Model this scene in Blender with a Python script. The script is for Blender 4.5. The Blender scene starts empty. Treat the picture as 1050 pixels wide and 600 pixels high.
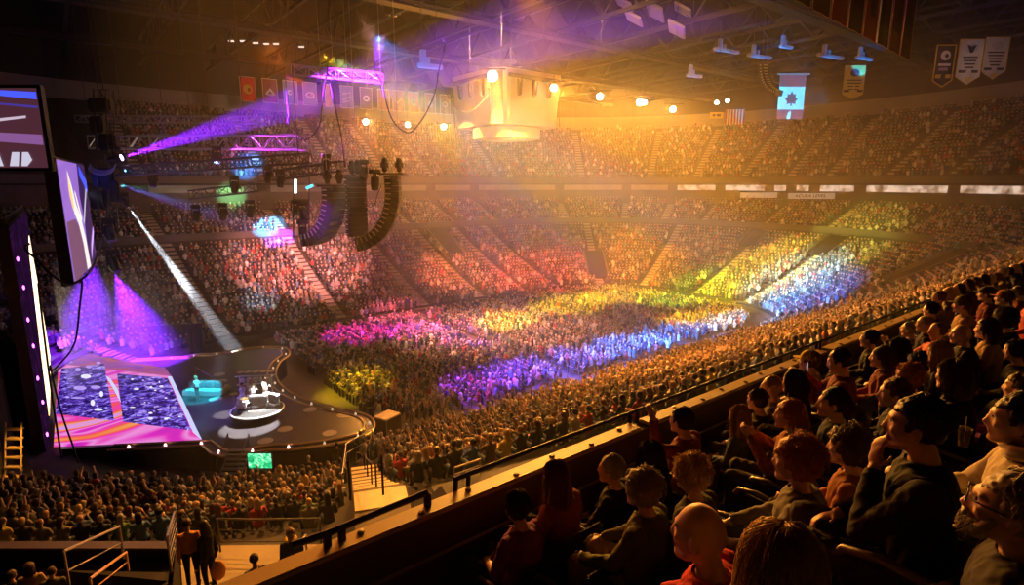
import bpy, bmesh, math, random
import numpy as np
from mathutils import Vector, Matrix, noise
random.seed(7)
R = math.radians
C = bpy.context.scene.collection

# ---------------------------------------------------------------- camera model
FPX, PITCH, PSI = 580.0, math.atan(112/580.0), R(51.6)
CAM = Vector((0, 0, 16))
FW = Vector((math.cos(PSI)*math.cos(PITCH), math.sin(PSI)*math.cos(PITCH), -math.sin(PITCH)))
RT = Vector((math.sin(PSI), -math.cos(PSI), 0))
UP = RT.cross(FW)

def ray(u, v):
    return FW + RT*((u-525)/FPX) - UP*((v-300)/FPX)
def at(u, v, d=None, x=None, y=None, z=None):
    """world point seen at photo pixel u,v at a known depth or on a known plane"""
    r = ray(u, v)
    if d is None:
        if z is not None: d = (z-CAM.z)/r.z
        elif y is not None: d = y/r.y
        else: d = x/r.x
    return CAM + r*d
def proj(p):
    q = Vector(p)-CAM
    f = q.dot(FW)
    return 525+FPX*q.dot(RT)/f, 300-FPX*q.dot(UP)/f, f

# ---------------------------------------------------------------- materials
MATS = {}
def mat(name, col=(.5,.5,.5), rough=.6, metal=0., emit=None, strength=0., noise_amt=0., scale=6., spec=.5, sheen=0.):
    if name in MATS: return MATS[name]
    m = bpy.data.materials.new(name); m.use_nodes = True
    nt = m.node_tree; b = nt.nodes['Principled BSDF']
    b.inputs['Base Color'].default_value = (*col, 1)
    b.inputs['Roughness'].default_value = rough
    b.inputs['Metallic'].default_value = metal
    b.inputs['Specular IOR Level'].default_value = spec
    if sheen: b.inputs['Sheen Weight'].default_value = sheen
    if noise_amt:
        tc = nt.nodes.new('ShaderNodeTexCoord'); n = nt.nodes.new('ShaderNodeTexNoise')
        n.inputs['Scale'].default_value = scale; n.inputs['Detail'].default_value = 5
        nt.links.new(tc.outputs['Object'], n.inputs['Vector'])
        mx = nt.nodes.new('ShaderNodeMix'); mx.data_type = 'RGBA'
        mx.inputs['A'].default_value = (*[c*(1-noise_amt) for c in col], 1)
        mx.inputs['B'].default_value = (*[min(1, c*(1+noise_amt)) for c in col], 1)
        nt.links.new(n.outputs['Fac'], mx.inputs['Factor'])
        nt.links.new(mx.outputs['Result'], b.inputs['Base Color'])
    if emit:
        b.inputs['Emission Color'].default_value = (*emit, 1)
        b.inputs['Emission Strength'].default_value = strength
    MATS[name] = m
    return m

# ---------------------------------------------------------------- mesh builder
class MB:
    def __init__(s): s.v = []; s.f = []; s.m = []; s.cur = 0
    def add(s, vs, fs, mi=None):
        o = len(s.v); s.v += [tuple(p) for p in vs]
        s.f += [tuple(i+o for i in f) for f in fs]
        s.m += [s.cur if mi is None else mi]*len(fs)
        return s
    def box(s, c, size, rot=None, mi=None, bev=0.):
        hx, hy, hz = [k/2 for k in size]
        if bev <= 0:
            vs = [Vector((x*hx, y*hy, z*hz)) for x in (-1,1) for y in (-1,1) for z in (-1,1)]
            fs = [(0,1,3,2),(4,6,7,5),(0,4,5,1),(2,3,7,6),(0,2,6,4),(1,5,7,3)]
        else:
            b = min(bev, hx*.9, hy*.9, hz*.9)
            bm = bmesh.new(); bmesh.ops.create_cube(bm, size=1)
            bmesh.ops.scale(bm, vec=size, verts=bm.verts)
            bmesh.ops.bevel(bm, geom=list(bm.edges), offset=b, segments=2, affect='EDGES')
            bm.verts.index_update()
            vs = [w.co.copy() for w in bm.verts]; fs = [tuple(q.index for q in f.verts) for f in bm.faces]; bm.free()
        if rot is not None: vs = [rot @ p for p in vs]
        c = Vector(c)
        return s.add([p+c for p in vs], fs, mi)
    def tube(s, pts, r, n=8, cap=True, mi=None, closed=False):
        pts = [Vector(p) for p in pts]; k = len(pts)
        rs = r if isinstance(r, (list, tuple)) else [r]*k
        vs = []; fs = []
        ref = None
        for i, p in enumerate(pts):
            a = pts[(i-1) % k] if closed else pts[max(i-1, 0)]
            b = pts[(i+1) % k] if closed else pts[min(i+1, k-1)]
            t = (b-a)
            t = t.normalized() if t.length > 1e-9 else Vector((0,0,1))
            if ref is None:
                ref = Vector((0,0,1)) if abs(t.z) < .9 else Vector((1,0,0))
            x = (ref - t*ref.dot(t))
            x = x.normalized() if x.length > 1e-6 else t.orthogonal().normalized()
            ref = x; y = t.cross(x)
            for j in range(n):
                a_ = 2*math.pi*j/n
                vs.append(p + (x*math.cos(a_)+y*math.sin(a_))*rs[i])
        m = k if closed else k-1
        for i in range(m):
            for j in range(n):
                i2 = (i+1) % k
                fs.append((i*n+j, i*n+(j+1)%n, i2*n+(j+1)%n, i2*n+j))
        if cap and not closed:
            fs.append(tuple(range(n-1,-1,-1))); fs.append(tuple((k-1)*n+j for j in range(n)))
        return s.add(vs, fs, mi)
    def capsule(s, a, b, ra, rb, n=10, mi=None):
        a = Vector(a); b = Vector(b); t = (b-a).normalized() if (b-a).length > 1e-6 else Vector((0,0,1))
        pts = []; rr = []
        for q in (80, 50, 20): pts.append(a - t*ra*math.sin(R(q))); rr.append(ra*math.cos(R(q)))
        for q in (0., .33, .66, 1.): pts.append(a.lerp(b, q)); rr.append(ra+(rb-ra)*q)
        for q in (20, 50, 80): pts.append(b + t*rb*math.sin(R(q))); rr.append(rb*math.cos(R(q)))
        return s.tube(pts, rr, n, True, mi)
    def ell(s, c, r, nu=16, nv=10, mi=None, rot=None):
        c = Vector(c); rx, ry, rz = r if isinstance(r, (tuple, list)) else (r, r, r)
        vs = []; fs = []
        for i in range(1, nv):
            th = math.pi*i/nv
            for j in range(nu):
                ph = 2*math.pi*j/nu
                vs.append(Vector((rx*math.sin(th)*math.cos(ph), ry*math.sin(th)*math.sin(ph), rz*math.cos(th))))
        vs.append(Vector((0,0,rz))); vs.append(Vector((0,0,-rz)))
        for i in range(nv-2):
            for j in range(nu):
                fs.append((i*nu+j, (i+1)*nu+j, (i+1)*nu+(j+1)%nu, i*nu+(j+1)%nu))
        T, B = len(vs)-2, len(vs)-1
        for j in range(nu):
            fs.append((T, j, (j+1)%nu)); fs.append((B, (nv-2)*nu+(j+1)%nu, (nv-2)*nu+j))
        if rot is not None: vs = [rot @ p for p in vs]
        return s.add([p+c for p in vs], fs, mi)
    def loft(s, secs, n=16, mi=None):
        """secs: list of (centre, half width x, half depth y) with horizontal-ish elliptical sections"""
        vs = []; fs = []; k = len(secs)
        for c, w, d in secs:
            c = Vector(c)
            for j in range(n):
                a = 2*math.pi*j/n
                vs.append(c+Vector((w*math.cos(a), d*math.sin(a), 0)))
        for i in range(k-1):
            for j in range(n):
                fs.append((i*n+j, i*n+(j+1)%n, (i+1)*n+(j+1)%n, (i+1)*n+j))
        fs.append(tuple(range(n-1,-1,-1))); fs.append(tuple((k-1)*n+j for j in range(n)))
        return s.add(vs, fs, mi)
    def prism(s, poly, z0, z1, mi=None):
        n = len(poly)
        vs = [(x, y, z0) for x, y in poly]+[(x, y, z1) for x, y in poly]
        fs = [tuple(range(n-1,-1,-1)), tuple(range(n, 2*n))]
        fs += [(i, (i+1)%n, n+(i+1)%n, n+i) for i in range(n)]
        return s.add(vs, fs, mi)
    def lathe(s, prof, c=(0,0,0), n=24, mi=None, rot=None):
        c = Vector(c); vs = []; fs = []
        for r, z in prof:
            for j in range(n):
                a = 2*math.pi*j/n; vs.append(Vector((r*math.cos(a), r*math.sin(a), z)))
        for i in range(len(prof)-1):
            for j in range(n):
                fs.append((i*n+j, i*n+(j+1)%n, (i+1)*n+(j+1)%n, (i+1)*n+j))
        fs.append(tuple(range(n-1,-1,-1))); fs.append(tuple((len(prof)-1)*n+j for j in range(n)))
        if rot is not None: vs = [rot @ p for p in vs]
        return s.add([p+c for p in vs], fs, mi)
    def quad(s, a, b, c, d, mi=None): return s.add([a, b, c, d], [(0,1,2,3)], mi)
    def build(s, name, mats, parent=None, smooth=False, origin=None):
        me = bpy.data.meshes.new(name)
        o = Vector(origin) if origin is not None else Vector((0,0,0))
        me.from_pydata([tuple(Vector(p)-o) for p in s.v], [], s.f)
        for m in (mats if isinstance(mats, (list, tuple)) else [mats]): me.materials.append(m)
        me.polygons.foreach_set('material_index', s.m)
        if smooth: me.polygons.foreach_set('use_smooth', [True]*len(s.f))
        me.update()
        ob = bpy.data.objects.new(name, me); C.objects.link(ob)
        if parent is not None:
            ob.parent = parent
            if origin is not None: ob.location = o
        elif origin is not None: ob.location = o
        return ob

def empty(name, loc=(0,0,0), rz=0.):
    o = bpy.data.objects.new(name, None); C.objects.link(o); o.location = loc; o.rotation_euler = (0,0,rz)
    o.empty_display_size = .2
    return o
def tag(o, label, cat, group=None):
    o['label'] = label; o['category'] = cat
    if group: o['group'] = group
    return o
def struct(o): o['kind'] = 'structure'; return o
def stuff(o, label, cat):
    o['kind'] = 'stuff'; o['label'] = label; o['category'] = cat; return o
def world_part(root, mb, name, mats, smooth=False, sub=None):
    """part given in world coordinates, parented to an Empty that is already placed"""
    ob = mb.build(name, mats, None, smooth)
    M = Matrix.Translation(root.location) @ root.rotation_euler.to_matrix().to_4x4()
    ob.parent = sub if sub is not None else root; ob.data.transform(M.inverted())
    return ob
def copy_tree(o, parent=None):
    c = o.copy(); C.objects.link(c); c.parent = parent
    if parent is not None: c.matrix_parent_inverse = o.matrix_parent_inverse.copy()
    for ch in o.children: copy_tree(ch, c)
    return c
def text_mesh(txt, size, m, name, extrude=.004):
    cu = bpy.data.curves.new(name, 'FONT'); cu.body = txt; cu.size = size; cu.align_x = 'CENTER'; cu.align_y = 'CENTER'; cu.extrude = extrude
    o = bpy.data.objects.new(name, cu); C.objects.link(o)
    dg = bpy.context.evaluated_depsgraph_get()
    me = bpy.data.meshes.new_from_object(o.evaluated_get(dg)); me.name = name
    bpy.data.objects.remove(o); bpy.data.curves.remove(cu)
    me.materials.clear(); me.materials.append(m)
    ob = bpy.data.objects.new(name, me); C.objects.link(ob)
    return ob
def frame_matrix(origin, xa, ya):
    x = Vector(xa).normalized(); y = Vector(ya); y = (y-x*y.dot(x)).normalized(); z = x.cross(y)
    M = Matrix((x, y, z)).transposed().to_4x4(); M.translation = Vector(origin); return M

# ---------------------------------------------------------------- camera
cd = bpy.data.cameras.new('camera'); cam = bpy.data.objects.new('camera', cd); C.objects.link(cam)
cd.sensor_width = 36; cd.lens = 36*FPX/1050; cd.clip_start = .05; cd.clip_end = 400
cam.matrix_world = Matrix(((RT.x, UP.x, -FW.x, CAM.x), (RT.y, UP.y, -FW.y, CAM.y), (RT.z, UP.z, -FW.z, CAM.z), (0,0,0,1)))
sc = bpy.context.scene; sc.camera = cam
sc.view_settings.view_transform = 'Standard'; sc.view_settings.look = 'None'
sc.view_settings.exposure = .28; sc.view_settings.gamma = 1; sc.view_settings.use_curve_mapping = False
cy = sc.cycles
cy.max_bounces = 4; cy.diffuse_bounces = 2; cy.glossy_bounces = 2; cy.transmission_bounces = 2; cy.transparent_max_bounces = 8; cy.volume_bounces = 0
cy.sample_clamp_indirect = 3.0
cy.use_denoising = True
w = bpy.data.worlds.new('World'); sc.world = w; w.use_nodes = True
w.node_tree.nodes['Background'].inputs['Color'].default_value = (.012, .005, .006, 1)
w.node_tree.nodes['Background'].inputs['Strength'].default_value = .12
# ---------------------------------------------------------------- arena shell
CX, CY, HX, HY, CR = 35.0, 45.0, 31.0, 14.0, 9.0
def outline(step=1.2):
    """points (x,y,nx,ny) once round the rink boards, anticlockwise from the near straight's stage end"""
    out = []
    def straight(x0, y0, x1, y1, nx, ny):
        L = math.hypot(x1-x0, y1-y0); n = max(2, int(L/step))
        for i in range(n): out.append((x0+(x1-x0)*i/n, y0+(y1-y0)*i/n, nx, ny))
    def corner(cx, cy, a0):
        n = 14
        for i in range(n):
            a = R(a0+90*i/n); out.append((cx+CR*math.cos(a), cy+CR*math.sin(a), math.cos(a), math.sin(a)))
    straight(CX-HX+CR, CY-HY, CX+HX-CR, CY-HY, 0, -1)
    corner(CX+HX-CR, CY-HY+CR, -90)
    straight(CX+HX, CY-HY+CR, CX+HX, CY+HY-CR, 1, 0)
    corner(CX+HX-CR, CY+HY-CR, 0)
    straight(CX+HX-CR, CY+HY, CX-HX+CR, CY+HY, 0, 1)
    corner(CX-HX+CR, CY+HY-CR, 90)
    straight(CX-HX, CY+HY-CR, CX-HX, CY-HY+CR, -1, 0)
    corner(CX-HX+CR, CY-HY+CR, 180)
    return out
OUT = outline()
def path_at(s, o):
    """point at arc fraction parameter: s metres along the offset-0 outline, offset o outwards"""
    return None
def off(k, o):
    x, y, nx, ny = OUT[k % len(OUT)]; return (x+nx*o, y+ny*o)
# profiles: list of (offset, z) row starts
def lower_z(i): return .55+.27*i+.0042*i*i
LOWER = [(2.0+.83*i, lower_z(i)) for i in range(24)]            # ends near 8.9
MID = [(21.6+.82*i, 9.0+.345*i) for i in range(10)]
TOP = [(28.6+.85*i, 16.7+.54*i) for i in range(20)]
conc = mat('stand_concrete', (.055,.047,.042), .8, noise_amt=.35, scale=1.5)
dark = mat('dark_structure', (.022,.019,.02), .7)
fasc = mat('fascia_grey', (.11,.10,.10), .5, noise_amt=.2, scale=.6)
pale = mat('pale_wall', (.30,.27,.26), .7, noise_amt=.2, scale=.4)
step_m = mat('stair_concrete', (.42,.37,.30), .7, noise_amt=.25, scale=3)
floor_m = mat('arena_floor', (.07,.06,.058), .45, noise_amt=.4, scale=.8)

def tier(name, rows, depth, ks, zbase, back_z, m=conc, zcap=None):
    """a stepped stand swept round the outline; ks = list of outline indices in order"""
    mb = MB(); prof = []
    prof.append((rows[0][0], zbase))
    for (o, z) in rows: prof.append((o, z)); prof.append((o+depth, z))
    prof.append((rows[-1][0]+depth, back_z))
    n = len(prof); vs = []
    for k in ks:
        for (o, z) in prof:
            x, y = off(k, o); vs.append((x, y, z if zcap is None else zcap(k, o, z)))
    fs = []
    for a in range(len(ks)-1):
        for b in range(n-1): fs.append((a*n+b, (a+1)*n+b, (a+1)*n+b+1, a*n+b+1))
    mb.add(vs, fs)
    return struct(mb.build(name, m))
N = len(OUT)
LOOP = list(range(N))+[0]
def idx_near(x, y):
    return min(range(N), key=lambda k: (OUT[k][0]-x)**2+(OUT[k][1]-y)**2)
def corner_angle(k):
    """angle seen from the near stage-end corner centre, or None"""
    x, y, nx, ny = OUT[k % N]
    if x < CX-HX+CR-.01 and y < CY-HY+CR+.01: return math.degrees(math.atan2(ny, nx)) % 360
    return None
PLAZA_Z = 6.55
LIT0, LITD = (9.8, 23.5), (-.361, -.932)          # foot and outward direction of the lit aisle in the near stand
def lit_side(x, y):
    """signed distance from the lit aisle's middle line; negative towards the stage end"""
    return (x-LIT0[0])*LITD[1]-(y-LIT0[1])*LITD[0]
def zone_z(k, o, z):
    """the stage-end corner of the near stand is flatter and stops at a plaza"""
    a = corner_angle(k)
    if a is not None:
        x, y = off(k, o)
        if lit_side(x, y) > .9:
            if o > 18.0: return 4.4 if a < 243 else PLAZA_Z-.3
            return z*.88
    return z
lower_cap = zone_z
tier('seating_bowl_lower', LOWER, .83, LOOP, 0., 9.1, zcap=lower_cap)
far_ks = [k for k in range(idx_near(57, 31), idx_near(13, 59)+1)] + list(range(idx_near(13, 59)+1, idx_near(4, 50)+1))
def face_ring(name, ks, o0, z0, o1, z1, m, thick=.0):
    mb = MB(); vs = []; fs = []
    for k in ks:
        a = off(k, o0); b = off(k, o1); vs += [(a[0], a[1], z0), (b[0], b[1], z1)]
    for i in range(len(ks)-1): fs.append((2*i, 2*i+2, 2*i+3, 2*i+1))
    mb.add(vs, fs); return struct(mb.build(name, m))
tier('seating_tier_club', MID, .82, far_ks, 8.7, 12.3)
tier('seating_tier_upper', TOP, .85, far_ks, 16.2, 27.6)
# parapets, each a closed slab
def slab_ring(name, ks, o0, o1, z0, z1, m):
    mb = MB(); vs = []; fs = []
    for k in ks:
        a = off(k, o0); b = off(k, o1)
        vs += [(a[0], a[1], z0), (b[0], b[1], z0), (b[0], b[1], z1), (a[0], a[1], z1)]
    n = len(ks)
    for i in range(n-1):
        for j in range(4): fs.append((4*i+j, 4*i+(j+1)%4, 4*i+4+(j+1)%4, 4*i+4+j))
    fs.append((3,2,1,0)); fs.append(tuple(4*(n-1)+j for j in range(4)))
    mb.add(vs, fs); return struct(mb.build(name, m))
slab_ring('trim_1', far_ks, 21.2, 21.58, 8.6, 9.8, fasc)
slab_ring('trim_2', far_ks, 28.1, 28.58, 15.75, 17.0, mat('upper_fascia', (.09,.075,.07), .5))
slab_ring('trim_3', far_ks, 30.2, 30.5, 12.0, 15.8, mat('suite_back', (.10,.08,.07), .6, noise_amt=.7, scale=.5))
slab_ring('concourse_ceiling', far_ks, 27.8, 46.0, 15.78, 16.0, dark)
slab_ring('wall_upper_back', far_ks, 45.7, 46.1, 27.4, 30.2, pale)
slab_ring('wall_roof_edge', far_ks, 46.0, 46.4, 30.0, 42.0, dark)
# boards round the event floor
slab_ring('dasher_boards', [k for k in LOOP[:-1] if OUT[k][0] > 13.5 or OUT[k][1] > 58] , .0, .12, 0, 1.05, mat('dasher', (.10,.09,.085), .4)) if False else None
fb = MB(); fb.box((40, 40, -.15), (190, 160, .3)); struct(fb.build('floor', floor_m))
cb = MB(); cb.box((45, 45, 42.2), (170, 150, .4)); struct(cb.build('ceiling', mat('roof_deck', (.012,.009,.009), .8, noise_amt=.5, scale=.2)))
# near side: wall below the camera tier and the underside of that tier
nb = MB()
nb.box((30, 4.35, 10.6), (84, .3, 4.4)); struct(nb.build('wall_near', dark))
sb = MB(); sb.box((-14.6, 30, 21), (.5, 90, 42)); struct(sb.build('wall_stage', mat('black_masking', (.006,.005,.006), .95)))

# aisles: strips of pale steps up the bowls
def aisle(rows, depth, k, zlift=.02, width=1.15, sub=2, o_min=-1, o_max=99, mb=None):
    x, y, nx, ny = OUT[k % N]; tx, ty = -ny, nx
    rot = Matrix(((nx, tx, 0), (ny, ty, 0), (0, 0, 1)))
    for i, (o, z) in enumerate(rows):
        if o < o_min or o > o_max: continue
        zn = rows[i+1][1] if i+1 < len(rows) else z
        for q in range(sub):
            zz = z+(zn-z)*q/sub; oo = o+depth*q/sub; L = depth/sub
            h = .12+zz-z
            mb.box((x+nx*(oo+L/2), y+ny*(oo+L/2), zz+zlift-h/2+.02), (L*.995, width, h), rot)
AIS_LOW = []; AIS_MID = []
# aisles (radial, at the outline positions seen in the photograph)
LOW_AIS = [5, 13, 20, 27, 34, 41, 48, 54, 61, 66, 72, 77, 83, 90, 99, 109, 116]
MID_AIS = [46, 49, 55, 60, 62, 64, 67, 71, 76, 83, 90, 99, 109, 116]
TOP_AIS = [44, 46, 48, 50, 55, 59, 61, 63, 66, 70, 76, 83, 90, 99, 109, 116]
for k in LOW_AIS:
    mb = MB(); aisle(LOWER, .83, k, mb=mb, o_max=20.5, o_min=2.5)
    struct(mb.build('aisle_stairs', step_m))
for k in MID_AIS:
    mb = MB(); aisle(MID, .82, k, mb=mb); struct(mb.build('aisle_stairs', step_m))
for k in TOP_AIS:
    mb = MB(); aisle(TOP, .85, k, mb=mb); struct(mb.build('aisle_stairs', step_m))

def bowl_o(x, y):
    cx = min(max(x, CX-HX+CR), CX+HX-CR); cy = min(max(y, CY-HY+CR), CY+HY-CR); return math.hypot(x-cx, y-cy)-CR
def bowl_z(o): return LOWER[max(0, min(23, int((o-2)/.83)))][1]
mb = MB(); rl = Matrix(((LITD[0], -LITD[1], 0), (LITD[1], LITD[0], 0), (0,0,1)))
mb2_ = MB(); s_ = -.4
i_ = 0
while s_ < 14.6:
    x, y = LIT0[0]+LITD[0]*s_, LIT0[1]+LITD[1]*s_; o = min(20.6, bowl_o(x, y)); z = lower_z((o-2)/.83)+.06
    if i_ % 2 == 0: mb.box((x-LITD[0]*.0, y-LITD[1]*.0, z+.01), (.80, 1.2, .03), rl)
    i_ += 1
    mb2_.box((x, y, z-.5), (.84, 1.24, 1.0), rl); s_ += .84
struct(mb.build('aisle_stairs', mat('lit_stair', (.80,.62,.36), .6, noise_amt=.2, scale=3)))  # pale tone paints the lit edges on every other step
struct(mb2_.build('aisle_base', mat('stair_shade', (.14,.10,.06), .8)))  # dark tone paints the nosing shade between the lit steps
# tunnel entries: pale side walls round a solid block coloured as the shaded mouth
VOM = [(80.4,13.6,19.6),(66,4.2,11.4),(54.5,16.4,20.0),(48,15.8,20.2),(42,13.6,20.0)]
for k, o0, o1 in VOM:
    x, y, nx, ny = OUT[int(k)]; k2 = OUT[(int(k)+1) % N]; f_ = k-int(k); x, y = x+(k2[0]-x)*f_, y+(k2[1]-y)*f_
    tx, ty = -ny, nx
    def VP(o, t, z): return (x+nx*o+tx*t, y+ny*o+ty*t, z)
    z0, z1 = bowl_z(o0), bowl_z(o1)
    mb = MB()
    for lo, hi, m_ in ((-1.5,1.5,0),):
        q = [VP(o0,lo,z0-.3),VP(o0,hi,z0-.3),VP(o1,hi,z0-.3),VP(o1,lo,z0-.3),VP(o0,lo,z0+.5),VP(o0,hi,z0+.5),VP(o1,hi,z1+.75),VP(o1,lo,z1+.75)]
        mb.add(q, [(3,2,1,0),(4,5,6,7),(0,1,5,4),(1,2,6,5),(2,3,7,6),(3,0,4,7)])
    struct(mb.build('tunnel_mouth', mat('tunnel_shade', (.012,.010,.010), .9)))
    mb = MB()
    for t in (-1.6, 1.6):
        q = [VP(o0-.2,t-.12,z0-.3),VP(o0-.2,t+.12,z0-.3),VP(o1,t+.12,z0-.3),VP(o1,t-.12,z0-.3),VP(o0-.2,t-.12,z0+.95),VP(o0-.2,t+.12,z0+.95),VP(o1,t+.12,z1+1.0),VP(o1,t-.12,z1+1.0)]
        mb.add(q, [(3,2,1,0),(4,5,6,7),(0,1,5,4),(1,2,6,5),(2,3,7,6),(3,0,4,7)])
    struct(mb.build('tunnel_parapet', fasc))
def in_vom(x_, y_, o_):
    for k, o0, o1 in VOM:
        if not (o0-1.2 < o_ < o1+.6): continue
        x, y, nx, ny = OUT[int(k)]; k2 = OUT[(int(k)+1) % N]; f_ = k-int(k); x, y = x+(k2[0]-x)*f_, y+(k2[1]-y)*f_
        if abs((x_-x)*-ny+(y_-y)*nx) < 1.9 and (x_-x)*nx+(y_-y)*ny > 0: return True
    return False

# ---------------------------------------------------------------- the audience far away: one uncountable crowd
rng = np.random.default_rng(11)
CLOTH = np.array([(.035,.035,.045),(.06,.05,.06),(.10,.09,.10),(.03,.045,.09),(.16,.15,.15),(.30,.28,.27),(.62,.60,.58),(.75,.73,.70),(.35,.05,.05),(.12,.2,.32),(.22,.16,.11),(.09,.14,.09),(.5,.34,.2),(.45,.42,.5)])
CLOTH_P = np.array([.20,.13,.10,.11,.09,.05,.045,.03,.06,.06,.07,.03,.03,.02])
SKIN = np.array([(.60,.40,.29),(.66,.46,.35),(.50,.32,.22),(.30,.18,.12),(.70,.52,.42)])
HAIR = np.array([(.02,.014,.01),(.05,.03,.018),(.10,.06,.03),(.22,.14,.07),(.38,.27,.14),(.42,.40,.38)])
def tpl(level, arms):
    """low polygon seated or standing spectator facing +y, seat at z=0; returns verts, quads, region (0 cloth,1 skin,2 hair,3 legs)"""
    V = []; F = []; G = []
    def rings(secs, n, g):
        o = len(V)
        for (cx, cy, cz, w, d) in secs:
            for j in range(n):
                a = 2*math.pi*(j+.5)/n; V.append((cx+w*math.cos(a), cy+d*math.sin(a), cz)); G.append(g(math.sin(a), cz) if callable(g) else g)
        for i in range(len(secs)-1):
            for j in range(n): F.append((o+i*n+j, o+i*n+(j+1)%n, o+(i+1)*n+(j+1)%n, o+(i+1)*n+j))
    nt, nh = (8, 8) if level else (6, 6)
    rings([(0,0,-.02,.17,.14),(0,.0,.22,.17,.12),(0,0,.44,.215,.125),(0,0,.54,.16,.09),(0,.01,.60,.06,.06)], nt, 0)
    hs = [(-.125,.03),(-.09,.075),(0,.10),(.07,.088),(.112,.045),(.122,.004)] if level else [(-.12,.04),(-.03,.10),(.06,.09),(.118,.006)]
    rings([(0,.02+.0,.73+z,r,r*1.12) for z, r in hs], nh, lambda s, z: 2 if (s < -.2 or z > .79) else 1)
    if arms == 'lap':
        for sx in (-1, 1):
            rings([(sx*.22,.02,.50,.05,.055),(sx*.25,.06,.26,.045,.05),(sx*.16,.30,.14,.04,.04)], 4, lambda s, z: 1 if z < .2 else 0)
    elif arms == 'up':
        for sx in (-1, 1):
            rings([(sx*.2,.03,.52,.05,.05),(sx*.28,.14,.66,.045,.045),(sx*.2,.2,.95,.035,.035)], 4, lambda s, z: 1 if z > .6 else 0)
    elif arms == 'clap':
        for sx in (-1, 1):
            rings([(sx*.21,.03,.50,.05,.05),(sx*.22,.18,.32,.045,.045),(sx*.04,.34,.5,.035,.035)], 4, lambda s, z: 1 if z > .4 else 0)
    if level:
        for sx in (-1, 1):
            rings([(sx*.09,-.02,.06,.08,.07),(sx*.10,.22,.09,.075,.075),(sx*.11,.44,.05,.06,.06)], 4, 3)
            rings([(sx*.11,.44,.1,.06,.06),(sx*.11,.46,-.40,.05,.05)], 4, 3)
    return np.array(V), np.array(F), np.array(G)
TP_HI = [tpl(1, a) for a in ('lap', 'clap', 'up', 'lap')]
TP_LO = [tpl(0, a) for a in ('lap', 'none', 'clap')]

def in_view(p, margin=60):
    u, v, f = proj(p)
    return f > 1 and -margin < u < 1050+margin and -margin < v < 600+margin
STAGE_C = np.array([8., 43.])
seats = []       # (x, y, z, nx, ny, tier, k, row)
def gap_near(k, ais, half=1):
    return any(min((k-a) % N, (a-k) % N) < half for a in ais)
def fill(rows, ks, tiername, ais, pitch=.53, occ=.95, zoff=.0, skip=None):
    for ri, (o, z) in enumerate(rows):
        # walk this row at even pitch
        pts = [off(k, o+.38) for k in ks]
        acc = rng.random()*pitch
        for a in range(len(ks)-1):
            (x0, y0), (x1, y1) = pts[a], pts[a+1]; L = math.hypot(x1-x0, y1-y0)
            if L < 1e-6: continue
            k = ks[a]; nx, ny = OUT[k % N][2:]
            while acc < L:
                q = acc/L; acc += pitch
                # keep the aisle strip free
                bad = False
                x, y = x0+(x1-x0)*q, y0+(y1-y0)*q
                for g in ais:
                    gx, gy, gnx, gny = OUT[g]
                    if abs((x-gx)*(-gny)+(y-gy)*gnx) < .85 and (x-gx)*gnx+(y-gy)*gny > -1: bad = True; break
                if bad or rng.random() > occ: continue
                if skip and skip(x, y, z, o, k): continue
                z_ = zone_z(k, o, z) if tiername == 'low' else z
                if in_view((x, y, z_+.9)): seats.append((x, y, z_+.42+zoff, nx, ny, tiername, k, ri))
            acc -= L
def skip_low(x, y, z, o, k):
    a = corner_angle(k)
    if a is not None:
        if lit_side(x, y) > 0 and (o > 17.3 or (a < 246 and o > 15.9)): return True
        if o < 6.4 and a < 262: return True
        if a < 188: return True
    if abs(lit_side(x, y)) < .92 and y < 26: return True
    if in_vom(x, y, o): return True
    # stage wing and pit
    if x < 14.5 and 36 < y < 58: return True
    if x < 4 and 30 < y < 58: return True
    if x < -7: return True
    return False
low_ks = [k for k in range(0, 125)]
fill(LOWER[:21], list(range(0, N)) + [0], 'low', LOW_AIS, .54, .955, skip=skip_low)
fill(LOWER[21:], list(range(0, 45)), 'low', LOW_AIS, .54, .955, skip=skip_low)
fill(MID, [k for k in far_ks if k < 114], 'mid', MID_AIS, .56, .93)
fill(TOP, [k for k in far_ks if k < 110], 'top', TOP_AIS, .58, .90)
# seated floor audience
STAGE_POLY = []
def floor_ok(x, y):
    cx = min(max(x, CX-HX+CR), CX+HX-CR); cy = min(max(y, CY-HY+CR), CY+HY-CR)
    if math.hypot(x-cx, y-cy) > CR-.8: return False
    if x < 15.6: return False
    if y < 40 and (x-13.4)**2+(y-31.6)**2 < 14: return False
    if abs((y-45)) < .75: return False
    if abs(x-31.5) < .8 or abs(x-47) < .8: return False
    return True
for ix in range(60):
    for iy in range(58):
        x = 15.7+ix*.82; y = 31.2+iy*.48+(.25 if ix % 2 else 0)
        if floor_ok(x, y) and rng.random() < .97 and in_view((x, y, 1)): seats.append((x+rng.normal()*.05, y+rng.normal()*.05, .45, 1, 0, 'floor', 0, ix))

def line_blocked(p):
    # hidden by the camera tier's front ledge?
    q = Vector(p)-CAM
    t = 3.9/q.y if q.y > 0 else 1
    return q.y > 0 and t < 1 and (CAM.z+q.z*t) < 13.0
seats = [s for s in seats if not line_blocked((s[0], s[1], s[2]+1.0))]
print('seats', len(seats))
dist = np.array([(Vector(s[:3])-CAM).length for s in seats])
order = np.argsort(dist)
N_IND = 205
near_ids = []
for i in order:
    s = seats[i]
    if s[5] != 'low': continue
    if s[1] > 31: continue
    if not in_view((s[0], s[1], s[2]+.7), 0): continue
    near_ids.append(int(i))
    if len(near_ids) >= N_IND: break
near_set = set(near_ids)

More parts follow.
